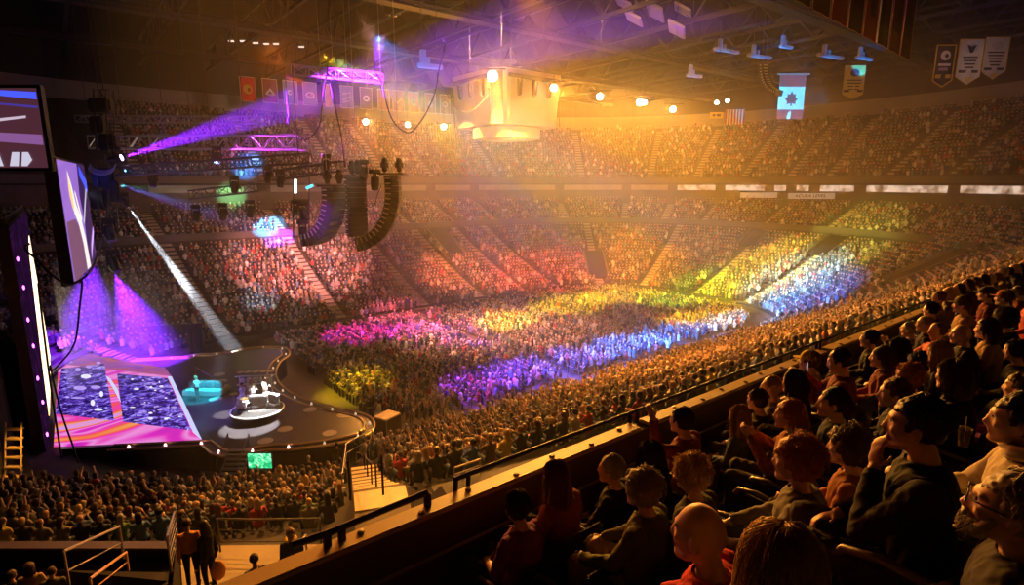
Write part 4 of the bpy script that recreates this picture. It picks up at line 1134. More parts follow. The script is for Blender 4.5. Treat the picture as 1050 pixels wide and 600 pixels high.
# ledge signs
white_sign = mat('sign_white', (.75,.72,.68), .5, emit=(1,.9,.8), strength=.10); ink2 = mat('sign_ink', (.02,.02,.02), .6)
def ledge_sign(u0, u1, v, txt, label, hgt=.95, o=31.2):
    a = at(u0, v, d=92 if txt else 92); 
    def onring(u):
        # intersect with the suite wall ring at x = 66+o-… (straight far end)
        return at(u, v, x=66+o)
    A_, B_ = onring(u0), onring(u1)
    # seen from the floor side left end is at larger y
    c = (A_+B_)/2; w_ = (A_-B_).length; x = (B_-A_).normalized()
    r = empty('ledge_sign', c); tag(r, label, 'sign')
    nrm = x.cross(Vector((0,0,1))).normalized()
    M3 = Matrix((x, nrm, Vector((0,0,1)))).transposed()
    mb = MB(); mb.box(c, (w_, .15, hgt), M3, bev=.02); world_part(r, mb, 'board', white_sign)
    if txt:
        t = text_mesh(txt, hgt*.72, ink2, 'lettering', .02)
        bb = [v_.co.x for v_ in t.data.vertices]; s = w_*.66/(max(bb)-min(bb))
        t.data.transform(Matrix.Scale(s, 4, (1,0,0)))
        M4 = frame_matrix(c+nrm*.10-(nrm*.0), x, Vector((0,0,1)))
        t.data.transform(Matrix.Translation(-r.location) @ M4); t.parent = r
ledge_sign(808, 856, 201, 'ACURA LEVEL', 'white ledge sign reading ACURA LEVEL above the club seats', o=29.9)
ledge_sign(752, 797, 200, '', 'white ledge sign with pale unreadable lettering left of the other one', o=29.9)
# ---------------------------------------------------------------- people
def msk(name, col, rough=.5): return mat(name, col, rough, noise_amt=.10, scale=18, spec=.4)
SK = {'fair': msk('skin_fair', (.62,.38,.27)), 'tan': msk('skin_tan', (.50,.29,.19)), 'pink': msk('skin_pink', (.66,.38,.30)), 'brown': msk('skin_brown', (.28,.16,.10))}
def hm(name, col): return mat(name, col, .55, noise_amt=.5, scale=70, spec=.35)
HR = {'black': hm('hair_black', (.018,.013,.011)), 'brown': hm('hair_brown', (.06,.032,.018)), 'chestnut': hm('hair_chestnut', (.14,.06,.025)), 'red': hm('hair_red', (.32,.11,.03)), 'blond': hm('hair_blond', (.46,.29,.12)), 'grey': hm('hair_grey', (.32,.29,.27)), 'white': hm('hair_white', (.55,.52,.48))}
def cloth(name, col): return mat('cloth_'+name, col, .85, noise_amt=.18, scale=14, spec=.2, sheen=.0)
CL = {'black': cloth('black', (.016,.015,.017)), 'charcoal': cloth('charcoal', (.05,.047,.05)), 'navy': cloth('navy', (.02,.028,.06)), 'grey': cloth('grey', (.18,.17,.17)), 'red': cloth('red', (.55,.02,.025)), 'purple': cloth('purple', (.20,.05,.24)), 'maroon': cloth('maroon', (.20,.045,.035)), 'tan': cloth('tan', (.38,.25,.14)), 'cream': cloth('cream', (.55,.48,.38)), 'denim': cloth('denim', (.09,.12,.19)), 'olive': cloth('olive', (.12,.11,.05)), 'white': cloth('white', (.68,.66,.63)), 'rust': cloth('rust', (.30,.10,.03)), 'yellow': cloth('yellow', (.65,.45,.05)), 'teal': cloth('teal', (.05,.2,.2)), 'orange': cloth('orange', (.60,.26,.04))}
lipm = mat('lips', (.42,.16,.13), .45); eyew = mat('eye_white', (.75,.72,.68), .25); eyed = mat('eye_dark', (.02,.015,.012), .15)

def seg_dist(P, a, b):
    a = np.array(a); b = np.array(b); d = b-a; L = d.dot(d)
    t = np.clip(((P-a)@d)/L, 0, 1) if L > 1e-12 else np.zeros(len(P))
    return np.linalg.norm(P-(a+t[:, None]*d), axis=1)
def to_eval_mesh(mb, voxel, smooth=2, deci=None):
    me = bpy.data.meshes.new('tmp'); me.from_pydata([tuple(p) for p in mb.v], [], mb.f); me.update()
    ob = bpy.data.objects.new('tmp', me); C.objects.link(ob)
    m = ob.modifiers.new('r', 'REMESH'); m.mode = 'VOXEL'; m.voxel_size = voxel; m.adaptivity = 0
    s = ob.modifiers.new('s', 'SMOOTH'); s.factor = .5; s.iterations = smooth
    if deci: d = ob.modifiers.new('d', 'DECIMATE'); d.ratio = deci
    dg = bpy.context.evaluated_depsgraph_get()
    out = bpy.data.meshes.new_from_object(ob.evaluated_get(dg))
    bpy.data.objects.remove(ob); bpy.data.meshes.remove(me)
    return out
def mesh_arrays(me):
    V = np.empty(len(me.vertices)*3, np.float32); me.vertices.foreach_get('co', V); V = V.reshape(-1, 3)
    return V
def head_shape(mb, M, sex='m', big=1.0):
    """head centred on its own origin, looking +y; M places it"""
    t = MB(); t.ell((0,0,0), (1,1,1), 28, 20)
    vs = []
    for p in t.v:
        x, y, z = p
        px, py, pz = x*.076, y*.096, z*.118
        if z < 0:
            k = -z; px *= 1-.30*k*k; py *= 1-.10*k
            if y > 0: py += .012*k
            else: py *= 1-.22*k
        if z > .2 and y > 0: py *= 1-.10*(z-.2)
        for s in (-1, 1):
            g = math.exp(-(((px-s*.031)/.016)**2+((pz-.012)/.013)**2)) if y > .3 else 0
            py -= .011*g
        vs.append(Vector((px, py, pz))*big)
    t.v = vs
    t.tube([Vector((0,.090,.022))*big, Vector((0,.100,-.008))*big, Vector((0,.109,-.028))*big, Vector((0,.096,-.040))*big], [.008*big,.011*big,.014*big,.012*big], 8)
    for s in (-1, 1):
        t.capsule(Vector((s*.013,.098,-.034))*big, Vector((s*.013,.103,-.036))*big, .009*big, .008*big, 8)
        t.capsule(Vector((s*.012,.089,.030))*big, Vector((s*.048,.074,.030))*big, .010*big, .008*big, 8)
        t.ell(Vector((s*.045,.062,-.022))*big, (.022*big,.022*big,.02*big), 10, 8)
        t.ell(Vector((s*.081,-.012,-.004))*big, (.013*big,.024*big,.036*big), 12, 8, rot=Matrix.Rotation(s*.5, 3, 'Z'))
    t.capsule(Vector((-.018,.088,-.060))*big, Vector((.018,.088,-.060))*big, .008*big, .008*big, 8)
    t.capsule(Vector((-.016,.086,-.070))*big, Vector((.016,.086,-.070))*big, .0085*big, .0085*big, 8)
    t.ell(Vector((0,.074,-.098))*big, (.028*big,.022*big,.022*big), 10, 8)
    t.capsule(Vector((-.045,.02,-.075))*big, Vector((-.018,.068,-.098))*big, .022*big, .02*big, 8)
    t.capsule(Vector((.045,.02,-.075))*big, Vector((.018,.068,-.098))*big, .022*big, .02*big, 8)
    mb.add([M @ Vector(p) for p in t.v], t.f)
def hand_shape(mb, W, d, up, curl=.5, side=1, k=1.0):
    """palm from wrist W along d, back of hand towards up; five fingers"""
    d = d.normalized(); up = (up-d*up.dot(d)); up = up.normalized() if up.length > 1e-4 else d.orthogonal().normalized()
    lat = d.cross(up)*side
    pc = W+d*.05*k
    Rm_ = Matrix((lat, d, up)).transposed()
    mb.ell(pc, (.040*k,.054*k,.016*k), 12, 8, rot=Rm_)
    caps = [(W, W+d*.1*k, .03*k)]
    for i, (o, L, r) in enumerate([(-.027,.072,.0085),(-.009,.082,.009),(.009,.076,.0088),(.027,.06,.0078)]):
        p = W+d*.088*k+lat*o*k; dd = d.copy(); pts = [p-d*.02*k, p]
        for q, f in enumerate((.45,.32,.23)):
            a = curl*(.55+.25*q); dd = (Matrix.Rotation(-a if True else a, 3, lat*side) @ dd)
            dd = dd.normalized(); p = p+dd*L*f*k; pts.append(p)
        mb.tube(pts, [r*k, r*k, r*.95*k, r*.9*k, r*.7*k], 7); caps.append((pts[1], pts[-1], r*k))
    th = W+d*.03*k-lat*.032*k
    t1 = th+(d*.5-lat*.75-up*.25).normalized()*.036*k; t2 = t1+(d*.85-lat*.3-up*.35*curl).normalized()*.03*k
    mb.tube([th+lat*.012*k, th, t1, t2], [.012*k,.012*k,.0105*k,.008*k], 7); caps.append((th, t2, .011*k))
    return caps
# poses: (elbow L, wrist L, elbow R, wrist R) in body space (x right, y forward, z up from seat)
POSE = {
 'lap':  ((-.25,.02,.30),(-.10,.28,.20),(.25,.02,.30),(.10,.28,.18)),
 'clasp':((-.25,.06,.28),(-.035,.34,.24),(.25,.06,.28),(.035,.33,.26)),
 'clap': ((-.24,.16,.30),(-.035,.34,.48),(.24,.16,.30),(.035,.33,.49)),
 'chinL':((-.20,.20,.26),(-.055,.20,.55),(.25,.06,.26),(.02,.30,.20)),
 'phone':((-.20,.20,.34),(-.05,.40,.54),(.20,.20,.34),(.05,.40,.54)),
 'knees':((-.26,.10,.30),(-.16,.40,.16),(.26,.10,.30),(.15,.40,.15)),
 'armL': ((-.33,.10,.30),(-.30,.38,.30),(.25,.02,.30),(.12,.28,.18)),
 'wave': ((-.28,.16,.52),(-.22,.24,.80),(.25,.02,.30),(.12,.28,.18)),
 'cup':  ((-.22,.16,.26),(-.06,.42,.34),(.22,.16,.26),(.10,.40,.28)),
 'down': ((-.24,-.02,-.01),(-.24,.08,-.24),(.24,-.02,-.01),(.24,.06,-.24)),
}
def build_person(label, root_xy, seat_z, head, gaze, pitch=0, roll=0, body_yaw=0., skin='fair', hair=('short','brown'), top='black', legs='charcoal', pose='lap', sleeve='long', voxel=.010, stand=False, beard=None, glasses=False, cap=None, sex='m', group=None, strands=0, scale=1.0, curl=.6, shoulder=1.0, hood=False, detail=True, name='person', long_len=.34):
    """head: world centre of the head; gaze / body_yaw: world azimuth the face / chest looks to (deg)"""
    rootz = seat_z
    root = empty(name, (root_xy[0], root_xy[1], rootz), R(body_yaw-90)); tag(root, label, 'person', group)
    inv = (Matrix.Translation(root.location) @ Matrix.Rotation(R(body_yaw-90), 4, 'Z')).inverted()
    H = inv @ Vector(head)                       # head in body space
    base = Vector((0,.045,.725 if not stand else .765))
    dv = H-base
    def sp(z, k): return Vector((dv.x*k, -.01+dv.y*k, z+dv.z*k))
    up0 = 0.
    k = scale
    mb = MB(); regs = []       # (a, b, r, region)
    wid = shoulder*(1.0 if sex == 'm' else .90)
    pel = sp(.05, 0); wst = sp(.22, .15); chs = sp(.40, .55); shd = sp(.53, .85); nk = sp(.59, .95)
    mb.loft([(pel+Vector((0,0,-.09)), .13, .10), (pel, .18*wid, .135), (wst, .158*wid, .125), (chs, .185*wid, .135), (shd+Vector((0,0,-.045)), .205*wid, .115), (shd+Vector((0,0,.0)), .165*wid, .09), (shd+Vector((0,0,.035)), .085, .07)], 20)
    regs += [(pel+Vector((0,0,.0)), wst, .15, 'top'), (wst, shd-Vector((0,0,.10)), .16, 'top'), (shd+Vector((-.13,0,-.05)), shd+Vector((.13,0,-.05)), .07, 'top'), (pel-Vector((0,0,.08)), pel-Vector((0,0,.03)), .16, 'legs')]
    hc = H
    G = (Matrix.Rotation(R(gaze-body_yaw), 4, 'Z') @ Matrix.Rotation(R(roll), 4, 'Y') @ Matrix.Rotation(R(pitch), 4, 'X')); 
    HM = Matrix.Translation(hc) @ G
    nb = HM @ Vector((0,-.025,-.07))
    mb.tube([nk-Vector((0,0,.04)), nk.lerp(nb, .5), nb], [.060*wid,.050*wid,.052*wid], 12)
    regs += [(nk+Vector((0,0,.0)), nb, .062, 'skin')]
    head_shape(mb, HM @ Matrix.Scale(1.06, 4), sex)
    regs += [(HM @ Vector((0,-.0,.02)), HM @ Vector((0,.02,-.06)), .088, 'skin'), (HM @ Vector((0,.09,.02)), HM @ Vector((0,.112,-.03)), .012, 'skin')]
    # arms
    eL, wL, eR, wR = [Vector(p) for p in POSE[pose]]
    for sgn, e, w_ in ((-1, eL, wL), (1, eR, wR)):
        s = shd+Vector((sgn*.185*wid, 0, -.03)); sh_off = shd-Vector((0,-.01,.53)); e = e+sh_off*.6; w_ = w_+sh_off*(.3 if pose not in ('chinL',) else .9)
        if pose == 'chinL' and sgn < 0:
            w_ = HM @ Vector((-.060,.125,-.225))
        if pose == 'wave' and sgn < 0: w_ = e+Vector((.04,.06,.27))
        mb.capsule(s, e, .056*wid, .043, 12); mb.capsule(e, w_, .044, .029, 12); mb.ell(s+Vector((0,0,.0)), (.056*wid,.060,.056), 12, 8)
        fd = (w_-e).normalized()
        if pose == 'chinL' and sgn < 0: hd = (HM @ Vector((-.012,.128,-.09)))-w_; hup = (G.to_3x3() @ Vector((-.8,.6,0))); crl = .35
        else: hd = fd*.75+Vector((0,.25,-.1)); hup = Vector((sgn*.5,-.1,1)); crl = curl
        if pose in ('clap','clasp'): hup = Vector((sgn*1.0,.0,.25)); hd = fd*.5+Vector((-sgn*.15,.45,.35 if pose == 'clap' else .05))
        caps = hand_shape(mb, w_, hd, hup, crl, side=sgn if sgn < 0 else 1, k=1.0) if detail else []
        if not detail: mb.capsule(w_, w_+hd.normalized()*.12, .03, .025, 8); caps = [(w_, w_+hd.normalized()*.14, .03)]
        regs += [(a, b, r+.002, 'skin') for a, b, r in caps]
        regs += [(s, e, .052, 'top')]
        if sleeve == 'long': regs += [(e, e.lerp(w_, .93), .036, 'top')]
        elif sleeve == 'three': regs += [(e, e.lerp(w_, .4), .04, 'top'), (e.lerp(w_, .5), w_, .033, 'skin')]
        else: regs += [(e.lerp(s, .12), w_, .040, 'skin')]
    # legs
    for sgn in (-1, 1):
        if stand:
            hp, kn, an = Vector((sgn*.095,0,.0)), Vector((sgn*.10,.02,-.42)), Vector((sgn*.10,-.02,-.82)); rr = (.092,.062,.042)
        else:
            hp, kn, an = Vector((sgn*.10,.02,.03)), Vector((sgn*.13,.45,.09)), Vector((sgn*.13,.44,-.34)); rr = (.092,.066,.045)
        mb.capsule(hp, kn, rr[0], rr[1], 12); mb.capsule(kn, an, rr[1]*.95, rr[2], 12)
        toe = an+Vector((sgn*.01,.15,-.055)); mb.capsule(an+Vector((0,-.02,-.045)), toe, .042, .038, 10)
        regs += [(hp, kn, rr[1], 'legs'), (kn, an, .055, 'legs'), (an+Vector((0,-.02,-.06)), toe, .04, 'shoe')]
    me = to_eval_mesh(mb, voxel, 2)
    V = mesh_arrays(me)
    names = ['skin','top','legs','shoe']; D = np.full((len(V), 4), 9.0)
    for a, b, r, reg in regs:
        d_ = seg_dist(V, a, b)-r; j = names.index(reg); D[:, j] = np.minimum(D[:, j], d_)
    lab_v = np.argmin(D, 1)
    # folds in the cloth
    nrm = np.empty(len(V)*3, np.float32); me.vertices.foreach_get('normal', nrm); nrm = nrm.reshape(-1, 3)
    V2 = V.copy()
    if detail:
        seed = Vector((random.random()*50, random.random()*50, 0))
        for i in np.nonzero(lab_v != 0)[0]:
            p = Vector(V[i]); q = Vector((p.x*13, p.y*13, p.z*9+p.x*6))+seed
            n_ = (1-abs(noise.noise(q))*2.2)+.45*(1-abs(noise.noise(q*2.1))*2); V2[i] += nrm[i]*(.004+.008*max(0, n_) if lab_v[i] != 3 else .006)
    npoly = len(me.polygons); nl = len(me.loops)
    li = np.empty(nl, np.int32); me.loops.foreach_get('vertex_index', li)
    lt = np.empty(npoly, np.int32); me.polygons.foreach_get('loop_total', lt)
    assert (lt == 4).all()
    F = li.reshape(-1, 4); fl = np.sort(lab_v[F], 1)[:, 1]
    me.vertices.foreach_set('co', V2.ravel()) if False else None
    me.materials.clear()
    for m_ in (SK[skin], lipm, eyew, eyed): me.materials.append(m_)
    # face marks on the body mesh
    hv = np.array([list(HM.inverted() @ Vector(p)) for p in V[lab_v == 0]]) if (lab_v == 0).any() else None
    mi = np.zeros(npoly, np.int32)
    if hv is not None and detail:
        full = np.full((len(V), 3), 9.); full[lab_v == 0] = hv
        fc = full[F].mean(1)
        lip = (np.abs(fc[:,0]) < .025) & (np.abs(fc[:,2]+.065) < .011) & (fc[:,1] > .07); mi[lip] = 1
        for s in (-1, 1):
            ew = (((fc[:,0]-s*.031)/.014)**2+((fc[:,2]-.012)/.007)**2 < 1) & (fc[:,1] > .05); mi[ew] = 2
            ed = (((fc[:,0]-s*.031)/.007)**2+((fc[:,2]-.012)/.007)**2 < 1) & (fc[:,1] > .05); mi[ed] = 3
    me.polygons.foreach_set('material_index', mi); me.polygons.foreach_set('use_smooth', np.ones(npoly, bool)); me.update()
    me.name = 'body'
    body = bpy.data.objects.new('body', me); C.objects.link(body); body.parent = root
    def shell(nm, j, m_):
        sel = np.nonzero(fl == j)[0]
        if len(sel) < 4: return
        FF = F[sel]; u, inv_ = np.unique(FF, return_inverse=True)
        mesh = bpy.data.meshes.new(nm); mesh.from_pydata([tuple(map(float, V2[i]+nrm[i]*.004)) for i in u], [], [tuple(map(int, f)) for f in inv_.reshape(-1, 4)])
        mesh.materials.append(m_); mesh.polygons.foreach_set('use_smooth', np.ones(len(FF), bool)); mesh.update()
        o = bpy.data.objects.new(nm, mesh); C.objects.link(o); o.parent = root
    shell('top', 1, CL[top]); shell('trousers', 2, CL[legs]); shell('shoes', 3, CL['black'])
    # hair
    kind, hcol = hair
    def local(mbx, nm, m_, smooth=True):
        mbx.v = [HM @ (Vector(p)*1.06) for p in mbx.v]; return mbx.build(nm, m_, root, smooth)
    rr = random.Random(sum(ord(c_) for c_ in label))
    def strand_set(hb, n, path_fn, rad=.0019):
        for _ in range(n): hb.tube(path_fn(), rad, 3)
    def surf(az, el, e): # az 0 = back, degrees
        cx = e[0]*math.cos(R(el))*math.sin(R(az)); cyy = -e[1]*math.cos(R(el))*math.cos(R(az)); return Vector((cx, cyy-.018, e[2]*math.sin(R(el))+.028))
    if kind != 'bald':
        E = {'short':(.088,.104,.104),'crop':(.082,.098,.097),'curly':(.115,.122,.120),'bush':(.112,.124,.118),'long':(.095,.107,.107),'bob':(.102,.110,.108),'bun':(.089,.104,.104),'fringe':(.084,.094,.075)}[kind]
        amp = {'short':.014,'crop':.004,'curly':.034,'bush':.024,'long':.010,'bob':.012,'bun':.012,'fringe':.008}[kind]
        hb = MB(); t = MB(); t.ell((0,0,0), E, 56, 40)
        sd = Vector((rr.random()*30, rr.random()*30, 0)); fq = {'curly':38,'bush':24}.get(kind, 30)
        vv = []
        for p in t.v:
            p = Vector(p); n_ = p.normalized()
            dsp = noise.noise(n_*fq*.1+sd)*.5+noise.noise(n_*fq*.28+sd)*.6
            q = p+n_*amp*dsp+Vector((0,-.018,.028))
            # below the hairline the hair volume sinks inside the skull
            hl = .060+.012*math.sin(q.x*70+sd.x)-.25*max(0, abs(q.x)-.045) if q.y > .03 else .0
            f_ = 0.
            if q.y > -.01 and q.z < hl+(.0 if q.y > .03 else -.01): f_ = 1.
            if kind in ('short','crop','fringe') and q.z < -.05: f_ = 1.
            if f_: q = Vector((0,0,-.0))+(q-Vector((0,-.018,.0)))*.66
            if kind == 'fringe' and q.z > .055: q.z = .055-(q.z-.055)*.3
            if q.z < -.06 and kind in ('short','crop','fringe'): q.z = -.06+(q.z+.06)*.3
            vv.append(q)
        hb.add(vv, t.f)
        if kind in ('long','bob'):
            Ln = long_len if kind == 'long' else .13
            for (x0, w_, y0) in ((0,.088,-.075),(-.062,.045,-.03),(.062,.045,-.03)):
                secs = []
                for q in range(9):
                    tt = q/8; z = .02-tt*(Ln+.06) if x0 == 0 else .02-tt*(Ln*.85+.06)
                    secs.append((Vector((x0*(1+.25*tt), y0-.035*math.sin(tt*2.6)-(.01*tt), z)), w_*(1+.12*math.sin(tt*3))*(1-.35*max(0,tt-.7)/.3), .036*(1-.4*tt)))
                hb.loft(secs, 14)
        if kind == 'bun': hb.ell((0,-.125,.05), (.045,.042,.045), 14, 10)
        if strands:
            def pth():
                az = rr.uniform(-125, 125); pts = []; ln = rr.uniform(.5, 1)
                drape = kind in ('long','bob'); Ln = (long_len if kind == 'long' else .13)
                e = [c*(1.0+rr.uniform(.0,.15)) for c in E]
                for q in range(6):
                    el = 85-q/5*(105 if drape else 95)*ln; p = surf(az+rr.uniform(-3,3), el, e)
                    if p.y > .0 and p.z < .065: break
                    p += Vector((rr.uniform(-1,1), rr.uniform(-1,1), rr.uniform(-1,1)))*(.022 if kind in ('curly','bush') else .007)
                    pts.append(p)
                if drape and len(pts) == 6 and abs(az) < 110:
                    b = pts[-1]
                    for q in range(1, 6): pts.append(Vector((b.x*(1+.05*q)+rr.uniform(-.004,.004), b.y-.012*q*.5+rr.uniform(-.004,.004), b.z-Ln*.9*q/5*rr.uniform(.9,1))))
                return pts if len(pts) > 1 else [Vector((0,-.03,.12)), Vector((0,-.05,.125))]
            strand_set(hb, strands, pth)
        local(hb, 'hair', HR[hcol])
    if beard:
        hb = MB(); hb.ell((0,.055,-.088), (.052,.046,.042), 16, 10); hb.capsule((-.03,.098,-.049), (.03,.098,-.049), .011, .011, 8)
        for s in (-1, 1): hb.capsule((s*.062,.03,-.03), (s*.045,.055,-.085), .016, .022, 8)
        if strands:
            for _ in range(90):
                a = rr.uniform(-1.2,1.2); p = Vector((.052*math.sin(a), .055+.044*math.cos(a), -.088+rr.uniform(-.03,.03))); hb.tube([p, p+Vector((.01*math.sin(a), .014*math.cos(a), -.014))], .0015, 3)
        local(hb, 'beard', HR[beard])
    if glasses:
        gb = MB()
        for s in (-1, 1):
            gb.tube([(s*.033+.024*math.cos(a), .108, .010+.020*math.sin(a)) for a in [2*math.pi*i/16 for i in range(16)]], .003, 6, closed=True)
            gb.tube([(s*.057,.106,.014),(s*.080,.06,.016),(s*.082,-.01,.012)], .003, 6)
        gb.tube([(-.010,.109,.014),(0,.112,.017),(.010,.109,.014)], .003, 6)
        local(gb, 'glasses', black)
    if cap:
        cb_ = MB(); t = MB(); t.ell((0,0,0), (.090,.106,.098), 28, 16)
        vv = [Vector(p)+Vector((0,-.012,.045)) for p in t.v]; vv = [Vector((p.x, p.y, max(p.z, .035))) for p in vv]; cb_.add(vv, t.f)
        vv = []; n = 12
        for lay in (0,-.006):
            for i in range(n+1):
                a = R(20+140*i/n); vv += [Vector((.085*math.cos(a), .02+.075*math.sin(a), .045+lay)), Vector((.080*math.cos(a), .02+.155*math.sin(a), .038+lay))]
        fs = []
        for i in range(n):
            fs += [(2*i,2*i+1,2*i+3,2*i+2), (26+2*i,26+2*i+2,26+2*i+3,26+2*i+1), (2*i+1,26+2*i+1,26+2*i+3,2*i+3), (2*i,2*i+2,26+2*i+2,26+2*i)]
        cb_.add(vv, fs); local(cb_, 'cap', CL[cap], False)
    if hood:
        hb = MB(); pts = []
        for i in range(15):
            a = R(-150+300*i/14-90); pts.append(nk+Vector((.105*math.cos(a), .10*math.sin(a)-.01, .015-.02*math.sin(a))))
        hb.tube(pts, .038, 10); hb.build('hood', CL[hood], root, True)
    root['seat'] = seat_z
    del root['seat']
    return root, HM
# lit suite fronts under the upper tier
suite = bpy.data.materials.new('suite_light'); suite.use_nodes = True; nt = suite.node_tree; bb_ = nt.nodes['Principled BSDF']
tn = nt.nodes.new('ShaderNodeTexNoise'); tn.inputs['Scale'].default_value = .9; cr_ = nt.nodes.new('ShaderNodeValToRGB'); cr_.color_ramp.elements[0].color = (.10,.05,.025,1); cr_.color_ramp.elements[1].color = (.62,.45,.34,1); cr_.color_ramp.elements[0].position = .35; cr_.color_ramp.elements[1].position = .6
tc_ = nt.nodes.new('ShaderNodeTexCoord'); nt.links.new(tc_.outputs['Object'], tn.inputs['Vector']); nt.links.new(tn.outputs['Fac'], cr_.inputs['Fac']); nt.links.new(cr_.outputs['Color'], bb_.inputs['Emission Color']); bb_.inputs['Emission Strength'].default_value = 1.1; bb_.inputs['Base Color'].default_value = (.3,.25,.2,1)
wn = 0
suite_dim = suite.copy(); suite_dim.name = 'suite_light_dim'; suite_dim.node_tree.nodes['Principled BSDF'].inputs['Emission Strength'].default_value = .12
bounds = [43, 46, 49, 52, 55, 58, 60, 62, 64, 67, 71, 76, 83, 90, 99, 109]
for a_k, b_k in zip(bounds[:-1], bounds[1:]):
    ks = list(range(a_k, b_k+1)); wn += 1
    # keep a gap at the aisle
    pts = []
    for j, k in enumerate(ks):
        p = Vector((*off(k, 30.1), 0)); pts.append(p)
    d0 = (pts[1]-pts[0]).normalized(); d1 = (pts[-1]-pts[-2]).normalized(); pts[0] = pts[0]+d0*.9; pts[-1] = pts[-1]-d1*.9
    mb = MB(); vs_ = []
    for q in pts: vs_ += [(q.x, q.y, 14.75), (q.x, q.y, 15.7)]
    mb.add(vs_, [(2*i, 2*i+2, 2*i+3, 2*i+1) for i in range(len(pts)-1)])
    o = mb.build('window_%d' % wn, suite if a_k < 62 else suite_dim); struct(o)
    sm = o.modifiers.new('thickness', 'SOLIDIFY'); sm.thickness = .08
# ---------------------------------------------------------------- the camera's own tier
ROW_Z0, ROW_D, ROW_R = 12.36, .80, .44
def row_floor(r): return ROW_Z0+ROW_R*r
def row_y(r): return 3.0-ROW_D*r          # where hips sit
tb = MB()
for r in range(0, 7):
    y1 = 3.72-ROW_D*r; y0 = y1-ROW_D
    tb.box((26, (y0+y1)/2, row_floor(r)-.6), (58, ROW_D-.002, 1.2))
struct(tb.build('seating_tier_near', mat('near_concrete', (.05,.045,.043), .8, noise_amt=.4, scale=4)))
cap_m = mat('ledge_cap', (.50,.36,.16), .45, noise_amt=.25, scale=3)
lm = MB(); lm.box((27, 3.95, 12.6), (58, .16, 1.18)); struct(lm.build('parapet_wall', mat('parapet_paint', (.10,.085,.07), .6)))
ledge = empty('balcony_ledge', (27, 3.88, 13.2)); tag(ledge, 'long wooden balcony ledge with a dark rail running up past the front row', 'ledge')
XS = [-2.0, 5.05, 9.9, 15.5, 22, 30, 40, 55]
for i in range(len(XS)-1):
    mb = MB(); mb.box(((XS[i]+XS[i+1])/2, 3.95, 13.21), (XS[i+1]-XS[i]-.16, .19, .05), bev=.012); world_part(ledge, mb, 'cap', cap_m)
mb = MB(); mb.tube([(2.55,4.07,13.33),(54,4.07,13.33)], .024, 8); world_part(ledge, mb, 'rail', black)
mb = MB(); mb.tube([(-2,3.66,12.98),(54,3.66,12.98)], .016, 6); world_part(ledge, mb, 'inner_rail', mat('inner_rail', (.35,.26,.14), .4, metal=.4))
for x in [2.62]+XS[1:-1]:
    for s in (-.07, .07):
        mb = MB(); mb.box((x+s, 4.05, 13.12), (.035, .04, .42), bev=.006); world_part(ledge, mb, 'rail_post', black)
for i in range(26):
    x = 1.6+i*.52; mb = MB(); mb.lathe([(.03,0),(.028,.014),(.01,.018)], (x, 3.95+.03*(-1)**i, 13.235), 10); world_part(ledge, mb, 'bolt_cover', mat('bolt_cover', (.25,.17,.07), .4))
# raised guard rail at the aisle end
gr = empty('guard_rail', (2.0, 4.0, 13.2)); tag(gr, 'raised black guard rail on posts at the lower end of the balcony ledge', 'railing')
gt = [at(300, 559, y=3.98), at(333, 548, y=3.98), at(438, 505, y=3.98)]
mb = MB(); mb.tube([gt[0], gt[1], gt[2]], .028, 8); world_part(gr, mb, 'handrail', black)
for u, vt, vb in ((335, 547, 592), (350, 541, 585), (438, 505, 548)):
    p = at(u, vt, y=3.98); mb = MB(); mb.box((p.x, p.y, (p.z+12.9)/2), (.055, .055, p.z-12.9), bev=.008); world_part(gr, mb, 'post', black)
# hand rails of the lit aisle below
def railing(label, pts, hgt, nbar, m, name='railing', base=None, rad=.03):
    r = empty(name, pts[0]); tag(r, label, 'railing')
    pts = [Vector(p) for p in pts]
    mb = MB(); mb.tube([p+Vector((0,0,hgt)) for p in pts], rad, 8); world_part(r, mb, 'handrail', m)
    for k in range(nbar):
        mb = MB(); mb.tube([p+Vector((0,0,hgt*(k+1)/(nbar+1))) for p in pts], rad*.5, 6); world_part(r, mb, 'rail_bar', m)
    n = max(2, int((pts[-1]-pts[0]).length/3.2)+1)
    for i in range(n):
        q = i/(n-1)*(len(pts)-1); j = min(int(q), len(pts)-2); p = pts[j].lerp(pts[j+1], q-j)
        mb = MB(); mb.tube([p, p+Vector((0,0,hgt))], rad*.9, 6); world_part(r, mb, 'post', m)
    return r
def aisle_pt(d_, side, dz=0):
    x, y = LIT0[0]+LITD[0]*d_, LIT0[1]+LITD[1]*d_; o = bowl_o(x, y); return Vector((x-LITD[1]*side, y+LITD[0]*side, lower_z((o-2)/.83)+.1+dz))
railing('dark handrail down the middle of the lit aisle stairs', [aisle_pt(o, .0) for o in (.2,4,8,11,14)], .9, 0, black)
railing('dark handrail along the right side of the lit aisle stairs', [aisle_pt(o, -.68) for o in (5,8,11,14)], .9, 0, black)
railing('pale pipe railing at the foot of the lit aisle stairs', [at(352,510,z=3.2), at(356,474,z=3.0), at(382,458,z=2.6)], .95, 1, steel)
railing('slatted pale railing in the crowd right of the lit stairs', [at(466,512,z=8.6), at(493,501,z=8.4)], .8, 4, mat('rail_pale', (.5,.4,.28), .5))
railing('steep slatted steel railing beside the standing couple', [at(176,588,z=6.6), at(183,558,z=6.0)], 1.0, 5, steel)
railing('sloping violet-lit handrail at the bottom left corner', [at(72,606,z=8.3), at(127,573,z=7.2)], .85, 1, mat('rail_violet', (.35,.3,.38), .4, metal=.4))
railing('orange-edged lower rail beside the violet-lit handrail', [at(96,618,z=8.3), at(132,586,z=7.0)], .5, 1, mat('rail_orange', (.5,.28,.2), .5))
railing('dark front railing along the edge of the lit plaza', [at(226,566,z=6.6), at(262,567,z=6.6), at(330,566,z=6.6)], .95, 2, mat('rail_dark', (.08,.07,.07), .5))
